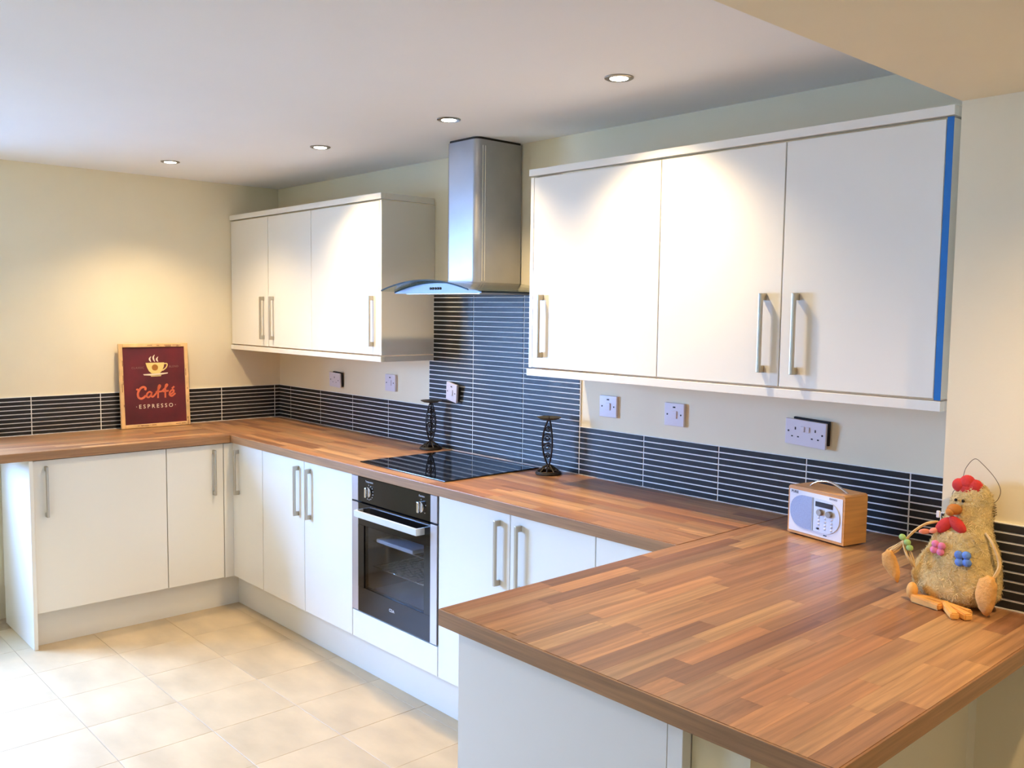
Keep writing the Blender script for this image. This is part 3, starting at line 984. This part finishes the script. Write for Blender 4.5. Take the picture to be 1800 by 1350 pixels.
# ------------------------------------------------------------------ switches and sockets
def plate(name, label, cat, x, z, w, h, kind, d=0.010, rot=(0, 0, 0), off=0.0, box_back=None):
    t = thing(name, label, cat, (x, -off - 0.0002, z), rot=rot)
    b = BM(); box(b, -w / 2, w / 2, 0.0, -d, -h / 2, h / 2, 0.0025, 2)
    p = obj('faceplate', b, 'white_plastic', t, local=True, smooth=40)
    f = -d
    def screw(sx, sz):
        b = BM(); lathe(b, [(0.0032, 0.0), (0.0032, -0.0006)], (sx, f, sz), 12, 'y'); obj('screw', b, 'pin_black', p, local=True)
    if kind == 'switch':
        b = BM(); box(b, -0.013, 0.013, f, f - 0.004, -0.014, 0.014, 0.0015, 2); obj('rocker', b, 'white_plastic', p, local=True, smooth=40)
        b = BM(); box(b, -0.0055, 0.0055, f, f - 0.0008, 0.0245, 0.0295); obj('neon', b, 'pin_black', p, local=True)
        screw(-0.0305, 0); screw(0.0305, 0)
    elif kind == 'double':
        for sx in (-0.036, 0.036):
            b = BM()
            box(b, sx - 0.0022, sx + 0.0022, f, f - 0.0006, 0.008, 0.017)
            for q in (-0.011, 0.011):
                box(b, sx + q - 0.0032, sx + q + 0.0032, f, f - 0.0006, -0.016, -0.012)
            obj('pin_holes', b, 'pin_black', p, local=True)
            b = BM(); box(b, sx * 0.25 - 0.0065, sx * 0.25 + 0.0065, f, f - 0.0035, 0.004, 0.022, 0.001, 1); obj('rocker', b, 'white_plastic', p, local=True)
        screw(-0.061, 0.002); screw(0.061, 0.002)
    elif kind == 'single':
        b = BM()
        box(b, -0.0022, 0.0022, f, f - 0.0006, 0.010, 0.019)
        for q in (-0.018, 0.018):
            box(b, q - 0.0022, q + 0.0022, f, f - 0.0006, -0.014, -0.010)
        obj('pin_holes', b, 'pin_black', p, local=True)
        screw(-0.042, 0); screw(0.042, 0)
    if box_back:
        bx0, bx1, bz0, bz1 = box_back
        b = BM(); box(b, bx0, bx1, 0.0005, max(off - 0.001, 0.003), bz0, bz1)
        obj('back_box', b, 'back_box', t, local=True)
    return t
R_ = math.radians
plate('wall_socket', 'white wall socket hanging loose under the left wall cabinets, nearest the corner', 'socket', 0.664, 1.176, 0.122, 0.080, 'single', rot=(R_(3), R_(2), R_(-3)), off=0.011, box_back=(-0.035, 0.0645, -0.034, 0.0435))
plate('cooker_switch', 'white switch plate on the painted wall left of the hob tiles', 'switch', 1.187, 1.194, 0.088, 0.086, 'switch', d=0.014)
plate('cooker_switch', 'white switch plate hanging crooked on the dark hob tiles', 'switch', 1.712, 1.186, 0.086, 0.086, 'switch', d=0.012, rot=(R_(4), R_(9), R_(-4)), off=0.020, box_back=(-0.036, 0.036, -0.036, 0.03))
plate('fused_switch', 'white switch plate under the right wall cabinets, just right of the tall tiles', 'switch', 2.666, 1.200, 0.088, 0.084, 'switch', d=0.011)
plate('fused_switch', 'white switch plate under the right wall cabinets, midway to the double socket', 'switch', 2.988, 1.198, 0.088, 0.084, 'switch', d=0.012)
plate('double_socket', 'white double socket pulling out of the wall above the radio', 'socket', 3.518, 1.187, 0.147, 0.084, 'double', d=0.010, rot=(R_(3), R_(2.5), R_(-2.5)), off=0.010, box_back=(-0.050, 0.0775, -0.030, 0.0475))

# ------------------------------------------------------------------ candle holders
def candle_holder(x, y, label, turn):
    t = thing('candle_holder', label, 'candle holder', (x, y, WT + 0.0004), turn, group='scrolled iron candle holders')
    hgt = 0.232
    b = BM()
    lathe(b, [(0.0, hgt - 0.012), (0.010, hgt - 0.012), (0.034, hgt - 0.009), (0.048, hgt - 0.002), (0.050, hgt), (0.047, hgt - 0.001), (0.032, hgt - 0.005), (0.0, hgt - 0.006)], (0, 0, 0), 32)
    d = obj('dish', b, 'iron_dish', t, local=True, smooth=60)
    b = BM(); lathe(b, [(0.0, hgt - 0.006), (0.0022, hgt - 0.006), (0.0006, hgt + 0.006), (0.0, hgt + 0.007)], (0, 0, 0), 10)
    obj('spike', b, 'iron', d, local=True)
    # base: ring with curled spokes
    b = BM()
    for rr, zz in ((0.050, 0.004), (0.0465, 0.009)):
        tube(b, [(rr * math.cos(a * PI / 20), rr * math.sin(a * PI / 20), zz) for a in range(40)], 0.0042, 6, closed=True)
    base = obj('base_ring', b, 'iron', t, local=True, smooth=60)
    for k in range(9):
        a = 2 * PI * k / 9
        b = BM()
        prof = [(0.008, 0.036), (0.018, 0.031), (0.031, 0.021), (0.044, 0.011)]
        tube(b, [(q * math.cos(a), q * math.sin(a), z) for q, z in prof], 0.0030, 5)
        if k % 3 == 0:
            cc = [(0.031 + 0.009 * math.cos(s * PI / 8) * (1 - s / 26), a + 0.33 + 0.36 * math.sin(s * PI / 8) * (1 - s / 26)) for s in range(20)]
            tube(b, [(q * math.cos(w_), q * math.sin(w_), 0.042 - 0.7 * q) for q, w_ in cc], 0.0022, 5)
        obj('spoke', b, 'iron', base, local=True, smooth=60)
    b = BM(); lathe(b, [(0.0, 0.030), (0.009, 0.031), (0.007, 0.037), (0.004, 0.040), (0.0, 0.040)], (0, 0, 0), 14)
    obj('collar', b, 'iron', base, local=True, smooth=60)
    z0, z1 = 0.037, hgt - 0.011
    def rad(u):
        return 0.0035 + 0.0225 * math.sin(PI * u) ** 0.85
    for k in range(3):
        a = 2 * PI * k / 3
        b = BM()
        tube(b, [(rad(u / 20) * math.cos(a), rad(u / 20) * math.sin(a), z0 + (z1 - z0) * u / 20) for u in range(21)], 0.0036, 6)
        obj('rib', b, 'iron', t, local=True, smooth=60)
    for k in range(3):
        a, a2 = 2 * PI * k / 3, 2 * PI * (k + 1) / 3
        b = BM()
        for u0, sgn in ((0.20, 1), (0.40, -1), (0.60, 1), (0.78, -1)):
            zc = z0 + (z1 - z0) * u0
            R0 = rad(u0)
            P0 = Vector((R0 * math.cos(a), R0 * math.sin(a), zc)); P1 = Vector((R0 * math.cos(a2), R0 * math.sin(a2), zc))
            mid = (P0 + P1) / 2; ex = (P1 - P0).normalized(); half = (P1 - P0).length / 2
            sp = []
            for s in range(26):
                th = s / 25 * 2.6 * PI
                rr = half * 0.92 * (1 - 0.78 * s / 25)
                sp.append(mid + ex * (rr * math.cos(th) * sgn) + Vector((0, 0, 1)) * (rr * 0.9 * math.sin(th)))
            tube(b, sp, 0.0022, 5)
        obj('scrollwork', b, 'iron', t, local=True, smooth=60)
candle_holder(1.612, -0.074, 'scrolled iron candle holder behind the left edge of the hob', R_(20))
candle_holder(2.432, -0.100, 'scrolled iron candle holder to the right of the hob', R_(-14))

# ------------------------------------------------------------------ coffee picture
PW, PH, PT = 0.375, 0.456, 0.018
lean = math.atan2(0.028, PH)
pic = thing('picture', 'dark red framed coffee picture leaning on the wall tiles', 'picture', (0.056, -0.7765, WT + 0.0008), rot=(-lean, 0, PI / 2))
fwid = 0.020
b = BM()
box(b, -PW / 2, -PW / 2 + fwid, 0, -PT, 0, PH, 0.002, 1); box(b, PW / 2 - fwid, PW / 2, 0, -PT, 0, PH, 0.002, 1)
box(b, -PW / 2 + fwid, PW / 2 - fwid, 0, -PT, 0, fwid, 0.002, 1); box(b, -PW / 2 + fwid, PW / 2 - fwid, 0, -PT, PH - fwid, PH, 0.002, 1)
fr = obj('frame', b, 'frame_wood', pic, local=True)
b = BM()
for i in range(26):
    e = random.choice('LRTB'); p = random.random(); ln = random.uniform(0.01, 0.045)
    o_ = random.choice((0.0105, 0.012, 0.0165))
    if e in 'LR':
        x = (-PW / 2 + o_) * (1 if e == 'L' else -1); z = p * (PH - 0.05)
        box(b, x - 0.0012, x + 0.0012, -PT, -PT - 0.0005, z, z + ln)
    else:
        z = o_ if e == 'B' else PH - o_; x = -PW / 2 + p * (PW - 0.05)
        box(b, x, x + ln, -PT, -PT - 0.0005, z - 0.0012, z + 0.0012)
obj('worn_patches', b, 'frame_wear', fr, local=True)
b = BM(); box(b, -PW / 2 + fwid, PW / 2 - fwid, -0.004, -0.011, fwid, PH - fwid)
art = obj('printed_panel', b, 'art_red', pic, local=True)
AW, AH = PW - 2 * fwid, PH - 2 * fwid
def A(u, v):   # art coordinates: u right 0..1, v down 0..1
    return (-AW / 2 + u * AW, fwid + (1 - v) * AH)
YA, YB = -0.0110, -0.0116
def flat(name, poly, m, lift=0.0, par=None):
    b = BM(); prism(b, [A(*p) for p in poly], 'y', YA - lift, YB - lift)
    return obj(name, b, m, par or art, local=True)
flat('cup', [(0.362, 0.205), (0.665, 0.205), (0.655, 0.26), (0.625, 0.315), (0.585, 0.345), (0.455, 0.345), (0.412, 0.315), (0.38, 0.26)], 'art_cream')
flat('saucer', [(0.315, 0.352), (0.720, 0.340), (0.715, 0.352), (0.60, 0.366), (0.43, 0.373), (0.33, 0.366)], 'art_white')
flat('saucer_foot', [(0.435, 0.376), (0.61, 0.372), (0.60, 0.384), (0.445, 0.386)], 'art_cream')
flat('coffee_bean', [(0.51 + 0.05 * math.cos(t * PI / 10), 0.268 + 0.041 * math.sin(t * PI / 10)) for t in range(20)], 'art_brown', 0.0006)
b = BM(); ribbon(b, [A(*p) for p in spline([(0.655, 0.222), (0.70, 0.220), (0.712, 0.236), (0.695, 0.27), (0.66, 0.295), (0.63, 0.31)], 5)], 0.006, YA, YB)
obj('cup_handle', b, 'art_cream', art, local=True)
for su, sv in ((0.44, 0.0), (0.50, -0.02), (0.555, 0.005)):
    b = BM()
    P_ = spline([(su + 0.012, 0.195), (su - 0.006, 0.172 + sv * 0.5), (su - 0.010, 0.150 + sv), (su + 0.014, 0.122 + sv)], 5)
    n_ = len(P_)
    ribbon(b, [A(*p) for p in P_], [0.001 + 0.008 * math.sin(PI * i / (n_ - 1)) for i in range(n_)], YA, YB)
    obj('steam', b, 'art_white', art, local=True)
# lettering
strokes = {
 'C': [[(0.20, 0.555), (0.215, 0.545), (0.235, 0.560)], [(0.335, 0.560), (0.345, 0.535), (0.315, 0.518), (0.265, 0.535), (0.222, 0.59), (0.225, 0.645), (0.265, 0.668), (0.31, 0.655), (0.345, 0.630)]],
 'a': [[(0.435, 0.590), (0.40, 0.585), (0.365, 0.61), (0.36, 0.645), (0.39, 0.655), (0.425, 0.63), (0.443, 0.59)], [(0.443, 0.588), (0.432, 0.635), (0.45, 0.652), (0.475, 0.640)]],
 'f': [[(0.475, 0.640), (0.52, 0.60), (0.565, 0.545), (0.585, 0.515), (0.57, 0.503), (0.552, 0.53), (0.545, 0.60), (0.54, 0.672)], [(0.505, 0.592), (0.60, 0.586)]],
 'g': [[(0.60, 0.590), (0.655, 0.55), (0.70, 0.510), (0.695, 0.495), (0.675, 0.508), (0.665, 0.56), (0.66, 0.672)], [(0.625, 0.588), (0.72, 0.582)]],
 'e': [[(0.72, 0.640), (0.76, 0.625), (0.80, 0.600), (0.80, 0.575), (0.765, 0.578), (0.735, 0.610), (0.742, 0.645), (0.775, 0.652), (0.83, 0.618)], [(0.775, 0.555), (0.815, 0.528)]],
}
for k_, ss in strokes.items():
    b = BM()
    for s_ in ss:
        P_ = spline(s_, 6) if len(s_) > 2 else [Vector(p) for p in s_]
        ribbon(b, [A(*p) for p in P_], 0.0115 if k_ == 'C' and len(s_) > 3 else 0.009, YA, YB)
    obj('lettering', b, 'art_orange', art, local=True)
x_, z_ = A(0.505, 0.775)
b = put(text_bm('\u00b7ESPRESSO\u00b7', 0.030, spacing=1.55, offset=0.0002), x_, YB, z_); obj('lettering', b, 'art_white', art, local=True)
x_, z_ = A(0.235, 0.268)
b = put(text_bm('CLASSIC', 0.015, spacing=1.25), x_, YB, z_); obj('lettering', b, 'art_dim', art, local=True)
x_, z_ = A(0.82, 0.262)
b = put(text_bm('BLEND', 0.015, spacing=1.25), x_, YB, z_); obj('lettering', b, 'art_dim', art, local=True)

# ------------------------------------------------------------------ radio
RW, RD, RHt = 0.206, 0.096, 0.142
ra = math.atan2(-0.042, 0.198)
rc = Vector((3.588, -0.225, 0)) + Vector((math.cos(ra), math.sin(ra), 0)) * RW / 2
radio = thing('radio', 'small beech-cased portable radio with a white front, standing by the wall tiles', 'radio', (rc.x, rc.y, WT + 0.0004), ra)
Z0 = 0.005
b = BM()
poly = [(-RW / 2, Z0), (RW / 2, Z0), (RW / 2, Z0 + RHt - 0.006), (RW / 2 - 0.002, Z0 + RHt - 0.002), (RW / 2 - 0.006, Z0 + RHt), (-RW / 2 + 0.006, Z0 + RHt), (-RW / 2 + 0.002, Z0 + RHt - 0.002), (-RW / 2, Z0 + RHt - 0.006)]
prism(b, poly, 'y', 0.0, RD)
obj('case', b, 'beech', radio, local=True, smooth=30)
b = BM(); box(b, -RW / 2 + 0.006, RW / 2 - 0.006, -0.0015, RD - 0.001, Z0 + RHt - 0.001, Z0 + RHt + 0.0006)
obj('top_veneer', b, 'beech_top', radio, local=True)
b = BM(); box(b, -RW / 2 + 0.006, RW / 2 - 0.006, 0.0, -0.0016, Z0 + 0.008, Z0 + RHt - 0.010)
face = obj('front_plate', b, 'radio_face', radio, local=True)
FX0, FX1, FZ0, FZ1 = -RW / 2 + 0.006, RW / 2 - 0.006, Z0 + 0.008, Z0 + RHt - 0.010
def F(u, v):
    return (FX0 + u * (FX1 - FX0), FZ1 - v * (FZ1 - FZ0))
def stadium(u0, u1, v0, v1, left, ru, rv, n=8):
    p = []
    if left:
        p += [(u1, v0)]
        p += [(u0 + ru - ru * math.sin(t * PI / 2 / n), v0 + rv - rv * math.cos(t * PI / 2 / n)) for t in range(n + 1)]
        p += [(u0 + ru - ru * math.cos(t * PI / 2 / n), v1 - rv + rv * math.sin(t * PI / 2 / n)) for t in range(n + 1)]
        p += [(u1, v1)]
    else:
        p += [(u0, v0)]
        p += [(u1 - ru + ru * math.sin(t * PI / 2 / n), v0 + rv - rv * math.cos(t * PI / 2 / n)) for t in range(n + 1)]
        p += [(u1 - ru + ru * math.cos(t * PI / 2 / n), v1 - rv + rv * math.sin(t * PI / 2 / n)) for t in range(n + 1)]
        p += [(u0, v1)]
    return p
b = BM(); prism(b, [F(*p) for p in stadium(0.03, 0.455, 0.10, 0.885, True, 0.26, 0.36)], 'y', -0.0016, -0.0040)
obj('speaker_grille', b, 'radio_grille', face, local=True, smooth=30)
b = BM(); prism(b, [F(*p) for p in [(0.448, 0.10), (0.478, 0.10), (0.478, 0.885), (0.448, 0.885)]], 'y', -0.0016, -0.0050)
obj('divider', b, 'radio_knob', face, local=True)
b = BM(); prism(b, [F(*p) for p in stadium(0.482, 0.96, 0.10, 0.885, False, 0.27, 0.36)], 'y', -0.0016, -0.0044)
pan = obj('control_panel', b, 'radio_panel', face, local=True, smooth=30)
b = BM(); prism(b, [F(*p) for p in [(0.515, 0.165), (0.84, 0.165), (0.84, 0.285), (0.515, 0.285)]], 'y', -0.0044, -0.0050)
obj('display', b, 'radio_dark', pan, local=True)
for u in (0.615, 0.785):
    x_, z_ = F(u, 0.405)
    b = BM(); lathe(b, [(0.0095, -0.0044), (0.0095, -0.0125), (0.0085, -0.0138), (0.0, -0.0138)], (x_, 0, z_), 24, 'y')
    obj('knob', b, 'radio_knob', pan, local=True, smooth=40)
for i in range(3):
    for j in range(4):
        if i == 0 and j == 3:
            continue
        x_, z_ = F(0.585 + i * 0.118, 0.525 + j * 0.083)
        b = BM(); ellipsoid(b, (x_, -0.0046, z_), (0.0046, 0.0016, 0.0030), 12, 6)
        obj('button', b, 'radio_face', pan, local=True, smooth=60)
        b = BM(); box(b, x_ - 0.003, x_ + 0.0042, -0.0044, -0.0047, z_ - 0.0042, z_ - 0.0034); obj('button_mark', b, 'radio_print', pan, local=True)
x_, z_ = F(0.570, 0.80)
b = BM(); ellipsoid(b, (x_, -0.0046, z_), (0.0058, 0.0014, 0.0032), 14, 6); obj('power_button', b, 'radio_dark', pan, local=True, smooth=60)
x_, z_ = F(0.70, 0.935)
b = BM(); box(b, x_ - 0.006, x_ + 0.006, -0.0016, -0.0022, z_ - 0.0014, z_ + 0.0014); obj('socket_mark', b, 'radio_dark', face, local=True)
x_, z_ = F(0.085, 0.055)
b = put(text_bm('PURE', 0.0105, spacing=1.15, offset=0.0003), x_ + 0.003, -0.0020, z_); obj('lettering', b, 'radio_print', face, local=True)
x_, z_ = F(0.83, 0.050)
b = put(text_bm('EVOKE', 0.0075, spacing=1.25), x_, -0.0020, z_); obj('lettering', b, 'radio_print', face, local=True)
b = BM()
hp = spline([(-0.058, 0.042, Z0 + RHt - 0.002), (-0.048, 0.042, Z0 + RHt + 0.008), (-0.020, 0.042, Z0 + RHt + 0.020), (0.018, 0.042, Z0 + RHt + 0.022), (0.055, 0.042, Z0 + RHt + 0.010), (0.078, 0.042, Z0 + RHt - 0.002)], 6)
tube(b, hp, 0.0036, 10)
obj('handle', b, 'chrome', radio, local=True, smooth=60)
for fx in (-RW / 2 + 0.02, RW / 2 - 0.02):
    for fy in (0.018, RD - 0.018):
        b = BM(); lathe(b, [(0.007, 0.0), (0.007, Z0)], (fx, fy, 0), 12)
        obj('foot', b, 'radio_dark', radio, local=True)

# ------------------------------------------------------------------ straw hen ornament
HX, HY = 4.200, -0.535
hen = thing('hen_ornament', 'straw hen ornament with felt flowers, seated against the wall tiles', 'ornament', (HX, HY, WT + 0.0006))
# silhouette: (z, left, right) measured from the ornament's base, x relative to HX
prof = [(0.006, -0.040, 0.050), (0.016, -0.080, 0.082), (0.034, -0.094, 0.096), (0.058, -0.096, 0.100), (0.085, -0.086, 0.099), (0.112, -0.074, 0.092),
        (0.140, -0.060, 0.083), (0.165, -0.048, 0.074), (0.190, -0.038, 0.069), (0.214, -0.030, 0.068), (0.238, -0.024, 0.066),
        (0.258, -0.014, 0.060), (0.272, 0.000, 0.050), (0.280, 0.016, 0.034)]
def hen_depth(z):
    return 0.046 * (1 - (z / 0.30) ** 2) ** 0.5 * (0.72 if z > 0.17 else 1.0) * min(1, 0.55 + z * 18) if z < 0.295 else 0.004
def hen_lean(z):
    return 0.0 + 0.028 * (z / 0.28)
b = BM()
NS = 36
rings = []
for z, l, r_ in prof:
    c, h = (l + r_) / 2, (r_ - l) / 2
    d = hen_depth(z)
    ring = []
    for k in range(NS):
        a = 2 * PI * k / NS
        j = 1 + 0.035 * math.sin(3 * a + z * 60) + 0.025 * math.sin(7 * a - z * 90)
        ring.append(b.verts.new((c + h * math.cos(a) * j, hen_lean(z) + d * math.sin(a) * j - 0.004, z)))
    rings.append(ring)
for p_, q_ in zip(rings, rings[1:]):
    for k in range(NS):
        b.faces.new((p_[k], p_[(k + 1) % NS], q_[(k + 1) % NS], q_[k]))
b.faces.new(list(reversed(rings[0]))); b.faces.new(rings[-1])
body_pts = [(v.co.copy(), None) for v in b.verts]
b.normal_update()
src = []
for f in b.faces:
    src.append((f.calc_center_median(), f.normal.copy(), f.calc_area(), [v.co.copy() for v in f.verts]))
obj('body', b, 'straw', hen, local=True, smooth=80)
b = BM()
rs = random.Random(5)
for c_, n_, ar, vs_ in src:
    if len(vs_) != 4:
        continue
    for _ in range(11):
        u, v = rs.random(), rs.random()
        p = vs_[0].lerp(vs_[1], u).lerp(vs_[3].lerp(vs_[2], u), v)
        d = Vector((rs.gauss(0, 1), rs.gauss(0, 1), rs.gauss(0, 1)))
        d = (d - n_ * d.dot(n_)).normalized() * 0.9 + n_ * rs.uniform(0.05, 0.30)
        d.normalize()
        ln = rs.uniform(0.006, 0.013)
        s = n_.cross(d).normalized() * 0.0006
        p0 = p - d * ln * 0.3 + n_ * 0.0004
        p1 = p + d * ln * 0.35 + n_ * 0.0016
        p2 = p + d * ln * 0.75 + n_ * rs.uniform(0, 0.002)
        A0, A1 = b.verts.new(p0 - s), b.verts.new(p0 + s)
        B0, B1 = b.verts.new(p1 - s), b.verts.new(p1 + s)
        C0 = b.verts.new(p2)
        b.faces.new((A0, A1, B1, B0)); b.faces.new((B0, B1, C0))
tag(obj('straw_fibre', b, 'straw_fibre', hen, local=True), kind='stuff')
def fy(z):     # front of the body at height z
    return hen_lean(z) - hen_depth(z) - 0.004
# comb
b = BM()
for dx, dz, r1 in ((-0.015, 0.280, 0.016), (0.003, 0.288, 0.018), (0.020, 0.281, 0.017), (0.004, 0.272, 0.019)):
    ellipsoid(b, (0.008 + dx, hen_lean(0.27) - 0.012, dz - 0.008), (r1, 0.010, r1), 14, 9)
obj('comb', b, 'felt_red', hen, local=True, smooth=80)
for ex in (-0.006, 0.010):
    b = BM(); ellipsoid(b, (ex, fy(0.235) - 0.002, 0.240), (0.0036, 0.0032, 0.0036), 12, 8)
    obj('eye', b, 'bead_black', hen, local=True, smooth=80)
b = BM(); ellipsoid(b, (-0.004, fy(0.215) - 0.008, 0.220), (0.0165, 0.014, 0.0125), 16, 10)
ellipsoid(b, (-0.010, fy(0.215) - 0.016, 0.214), (0.010, 0.010, 0.009), 14, 8)
obj('beak', b, 'felt_orange', hen, local=True, smooth=80)
for sx, dx_, dz_ in ((-1, -0.017, -0.014), (1, 0.012, -0.008)):
    b = BM(); ellipsoid(b, (-0.006 + dx_, fy(0.19) - 0.008, 0.195 + dz_), (0.024, 0.010, 0.0135), 16, 10, rot=Matrix.Rotation(R_(48 if sx < 0 else -40) * -1, 4, 'Y'))
    obj('wattle', b, 'felt_red', hen, local=True, smooth=80)
def flower(cx, cz, cy, r, m, angle=0.0, n=4):
    f = None
    for k in range(n):
        a = angle + 2 * PI * k / n
        b = BM(); ellipsoid(b, (cx + r * 0.95 * math.cos(a), cy, cz + r * 0.95 * math.sin(a)), (r * 0.85, r * 0.5, r * 0.78), 12, 8)
        if f is None:
            f = obj('flower', b, m, hen, local=True, smooth=80)
        else:
            obj('petal', b, m, f, local=True, smooth=80)
flower(-0.027, 0.130, fy(0.13) - 0.004, 0.0108, 'flower_pink', 0.6)
flower(0.030, 0.117, fy(0.117) - 0.005, 0.0122, 'flower_blue', 0.9)
b = BM(); ellipsoid(b, (-0.066, fy(0.16) + 0.008, 0.158), (0.014, 0.004, 0.0065), 14, 8, rot=Matrix.Rotation(R_(-12), 4, 'Y'))
f_ = obj('flower', b, 'flower_peach', hen, local=True, smooth=80)
b = BM(); ellipsoid(b, (-0.044, fy(0.16) + 0.004, 0.165), (0.011, 0.005, 0.0065), 14, 8, rot=Matrix.Rotation(R_(-28), 4, 'Y'))
obj('petal', b, 'flower_peach', f_, local=True, smooth=80)
# left arm of raffia ending in a fabric wing
def raffia(name, P_, n=6, spread=0.004, rr=0.0016, par=None, seed=1):
    q = random.Random(seed)
    b = BM()
    for k in range(n):
        o1 = Vector((q.gauss(0, spread), q.gauss(0, spread), q.gauss(0, spread)))
        o2 = Vector((q.gauss(0, spread), q.gauss(0, spread), q.gauss(0, spread)))
        pts_ = spline(P_, 6)
        m_ = len(pts_)
        tube(b, [p + o1.lerp(o2, i / (m_ - 1)) * math.sin(PI * i / (m_ - 1)) for i, p in enumerate(pts_)], rr, 5)
    return obj(name, b, 'raffia', par or hen, local=True, smooth=60)
AY = -0.040
raffia('raffia_arm', [(-0.040, -0.010, 0.185), (-0.064, -0.022, 0.176), (-0.086, -0.034, 0.155), (-0.104, AY, 0.128)], 7, 0.0035, 0.0018)
raffia('raffia_end', [(-0.104, AY, 0.132), (-0.122, AY, 0.112), (-0.142, AY, 0.096)], 7, 0.006, 0.0018, seed=2)
raffia('raffia_end', [(-0.104, AY, 0.132), (-0.090, AY - 0.004, 0.105), (-0.074, AY - 0.004, 0.076)], 6, 0.005, 0.0018, seed=3)
for gx, gz in ((-0.104, 0.142), (-0.092, 0.132), (-0.086, 0.120)):
    b = BM(); ellipsoid(b, (gx, AY - 0.008, gz), (0.0085, 0.005, 0.0075), 12, 8)
    obj('ribbon_bow', b, 'flower_green', hen, local=True, smooth=80)
def pad(name, outline, y, t):
    """stuffed fabric pad from an outline in local XZ"""
    b = BM()
    c = Vector((sum(p[0] for p in outline) / len(outline), sum(p[1] for p in outline) / len(outline)))
    O = [Vector((p.x, p.y)) for p in spline([*outline, outline[0]], 4)[:-1]]
    q = random.Random(9)
    O = [c + (p - c) * (1 + q.uniform(-0.05, 0.05)) for p in O]
    lv = []
    for s, d in ((1.0, 0.0), (0.9, 0.6), (0.6, 0.95), (0.0, 1.0)):
        lv.append((s, d))
    def ring(s, d, sg):
        return [b.verts.new((c.x + (p.x - c.x) * s, y - sg * t * d, c.y + (p.y - c.y) * s)) for p in O]
    rim = ring(1.0, 0, 1)
    for sg in (1, -1):
        prev = rim
        for s, d in lv[1:-1]:
            cur = ring(s, d, sg)
            for k in range(len(O)):
                b.faces.new((prev[k], prev[(k + 1) % len(O)], cur[(k + 1) % len(O)], cur[k]))
            prev = cur
        tip = b.verts.new((c.x, y - sg * t, c.y))
        for k in range(len(O)):
            b.faces.new((prev[k], prev[(k + 1) % len(O)], tip))
    bmesh.ops.recalc_face_normals(b, faces=b.faces[:])
    return obj(name, b, 'fabric_tan', hen, local=True, smooth=80)
pad('wing', [(-0.152, 0.092), (-0.136, 0.106), (-0.120, 0.094), (-0.110, 0.070), (-0.106, 0.044), (-0.114, 0.032), (-0.134, 0.050), (-0.150, 0.070)], AY - 0.006, 0.008)
raffia('raffia_arm', [(0.064, -0.010, 0.178), (0.084, -0.020, 0.158), (0.101, -0.026, 0.120), (0.098, -0.034, 0.096), (0.090, -0.042, 0.080)], 5, 0.002, 0.0022, seed=4)
pad('wing', [(0.070, 0.084), (0.094, 0.096), (0.108, 0.080), (0.108, 0.050), (0.100, 0.014), (0.086, 0.006), (0.070, 0.024), (0.064, 0.056)], -0.052, 0.010)
def foot(x, y, ang, m_):
    t = None
    for i, (da, ln, rr) in enumerate(((-0.30, 0.074, 0.0095), (0.06, 0.080, 0.0105), (0.42, 0.062, 0.0090))):
        b = BM()
        a = ang + da
        p0 = Vector((x, y, 0.012)); p1 = p0 + Vector((math.cos(a), math.sin(a), 0)) * ln
        d = (p1 - p0).normalized(); s = Vector((-d.y, d.x, 0))
        q = [p0 - s * rr * 0.6, p0 + s * rr * 0.6, p1 + s * rr, p1 - s * rr]
        lo = [b.verts.new((v.x, v.y, 0.0006)) for v in q]; hi = [b.verts.new((v.x, v.y, 0.019 if k < 2 else 0.015)) for k, v in enumerate(q)]
        b.faces.new(list(reversed(lo))); b.faces.new(hi)
        for k in range(4):
            b.faces.new((lo[k], lo[(k + 1) % 4], hi[(k + 1) % 4], hi[k]))
        bmesh.ops.bevel(b, geom=b.edges[:], offset=0.003, segments=2, affect='EDGES')
        if t is None:
            t = obj('foot', b, m_, hen, local=True, smooth=50)
        else:
            obj('toe', b, m_, t, local=True, smooth=50)
foot(-0.070, -0.064, R_(6), 'foot_tan')
foot(0.004, -0.062, R_(-34), 'foot_tan')
b = BM(); ellipsoid(b, (-0.072, -0.056, 0.024), (0.013, 0.012, 0.020), 12, 8); obj('ankle', b, 'foot_tan', hen, local=True, smooth=80)
# wire hanger with coils
def coil(p, q, r0, turns):
    p, q = Vector(p), Vector(q)
    t = (q - p).normalized(); u = t.orthogonal().normalized(); v = t.cross(u)
    n = turns * 10
    return [p.lerp(q, i / n) + (u * math.cos(2 * PI * i / 10) + v * math.sin(2 * PI * i / 10)) * r0 for i in range(n + 1)]
WY = hen_lean(0.24) - 0.006
b = BM()
tube(b, spline([(-0.020, WY, 0.238), (-0.022, WY, 0.252), (-0.004, WY, 0.278), (0.004, WY, 0.312), (0.022, WY, 0.336), (0.040, WY, 0.326), (0.066, WY, 0.300), (0.080, WY, 0.274), (0.076, WY, 0.252), (0.066, WY, 0.240)], 6), 0.0007, 5)
tube(b, coil((-0.020, WY, 0.238), (-0.018, WY - 0.004, 0.226), 0.0034, 4), 0.0005, 4)
tube(b, coil((0.068, WY, 0.240), (0.072, WY - 0.002, 0.214), 0.0045, 5), 0.0006, 4)
tube(b, spline([(0.072, WY, 0.214), (0.066, WY, 0.206), (0.072, WY, 0.196), (0.066, WY + 0.002, 0.182)], 5), 0.0006, 4)
obj('wire_hanger', b, 'wire', hen, local=True, smooth=60)
b = BM(); box(b, -0.052, -0.044, 0.006, 0.012, 0.190, 0.206, 0.001, 1)
obj('paper_tag', b, 'paper', hen, local=True)
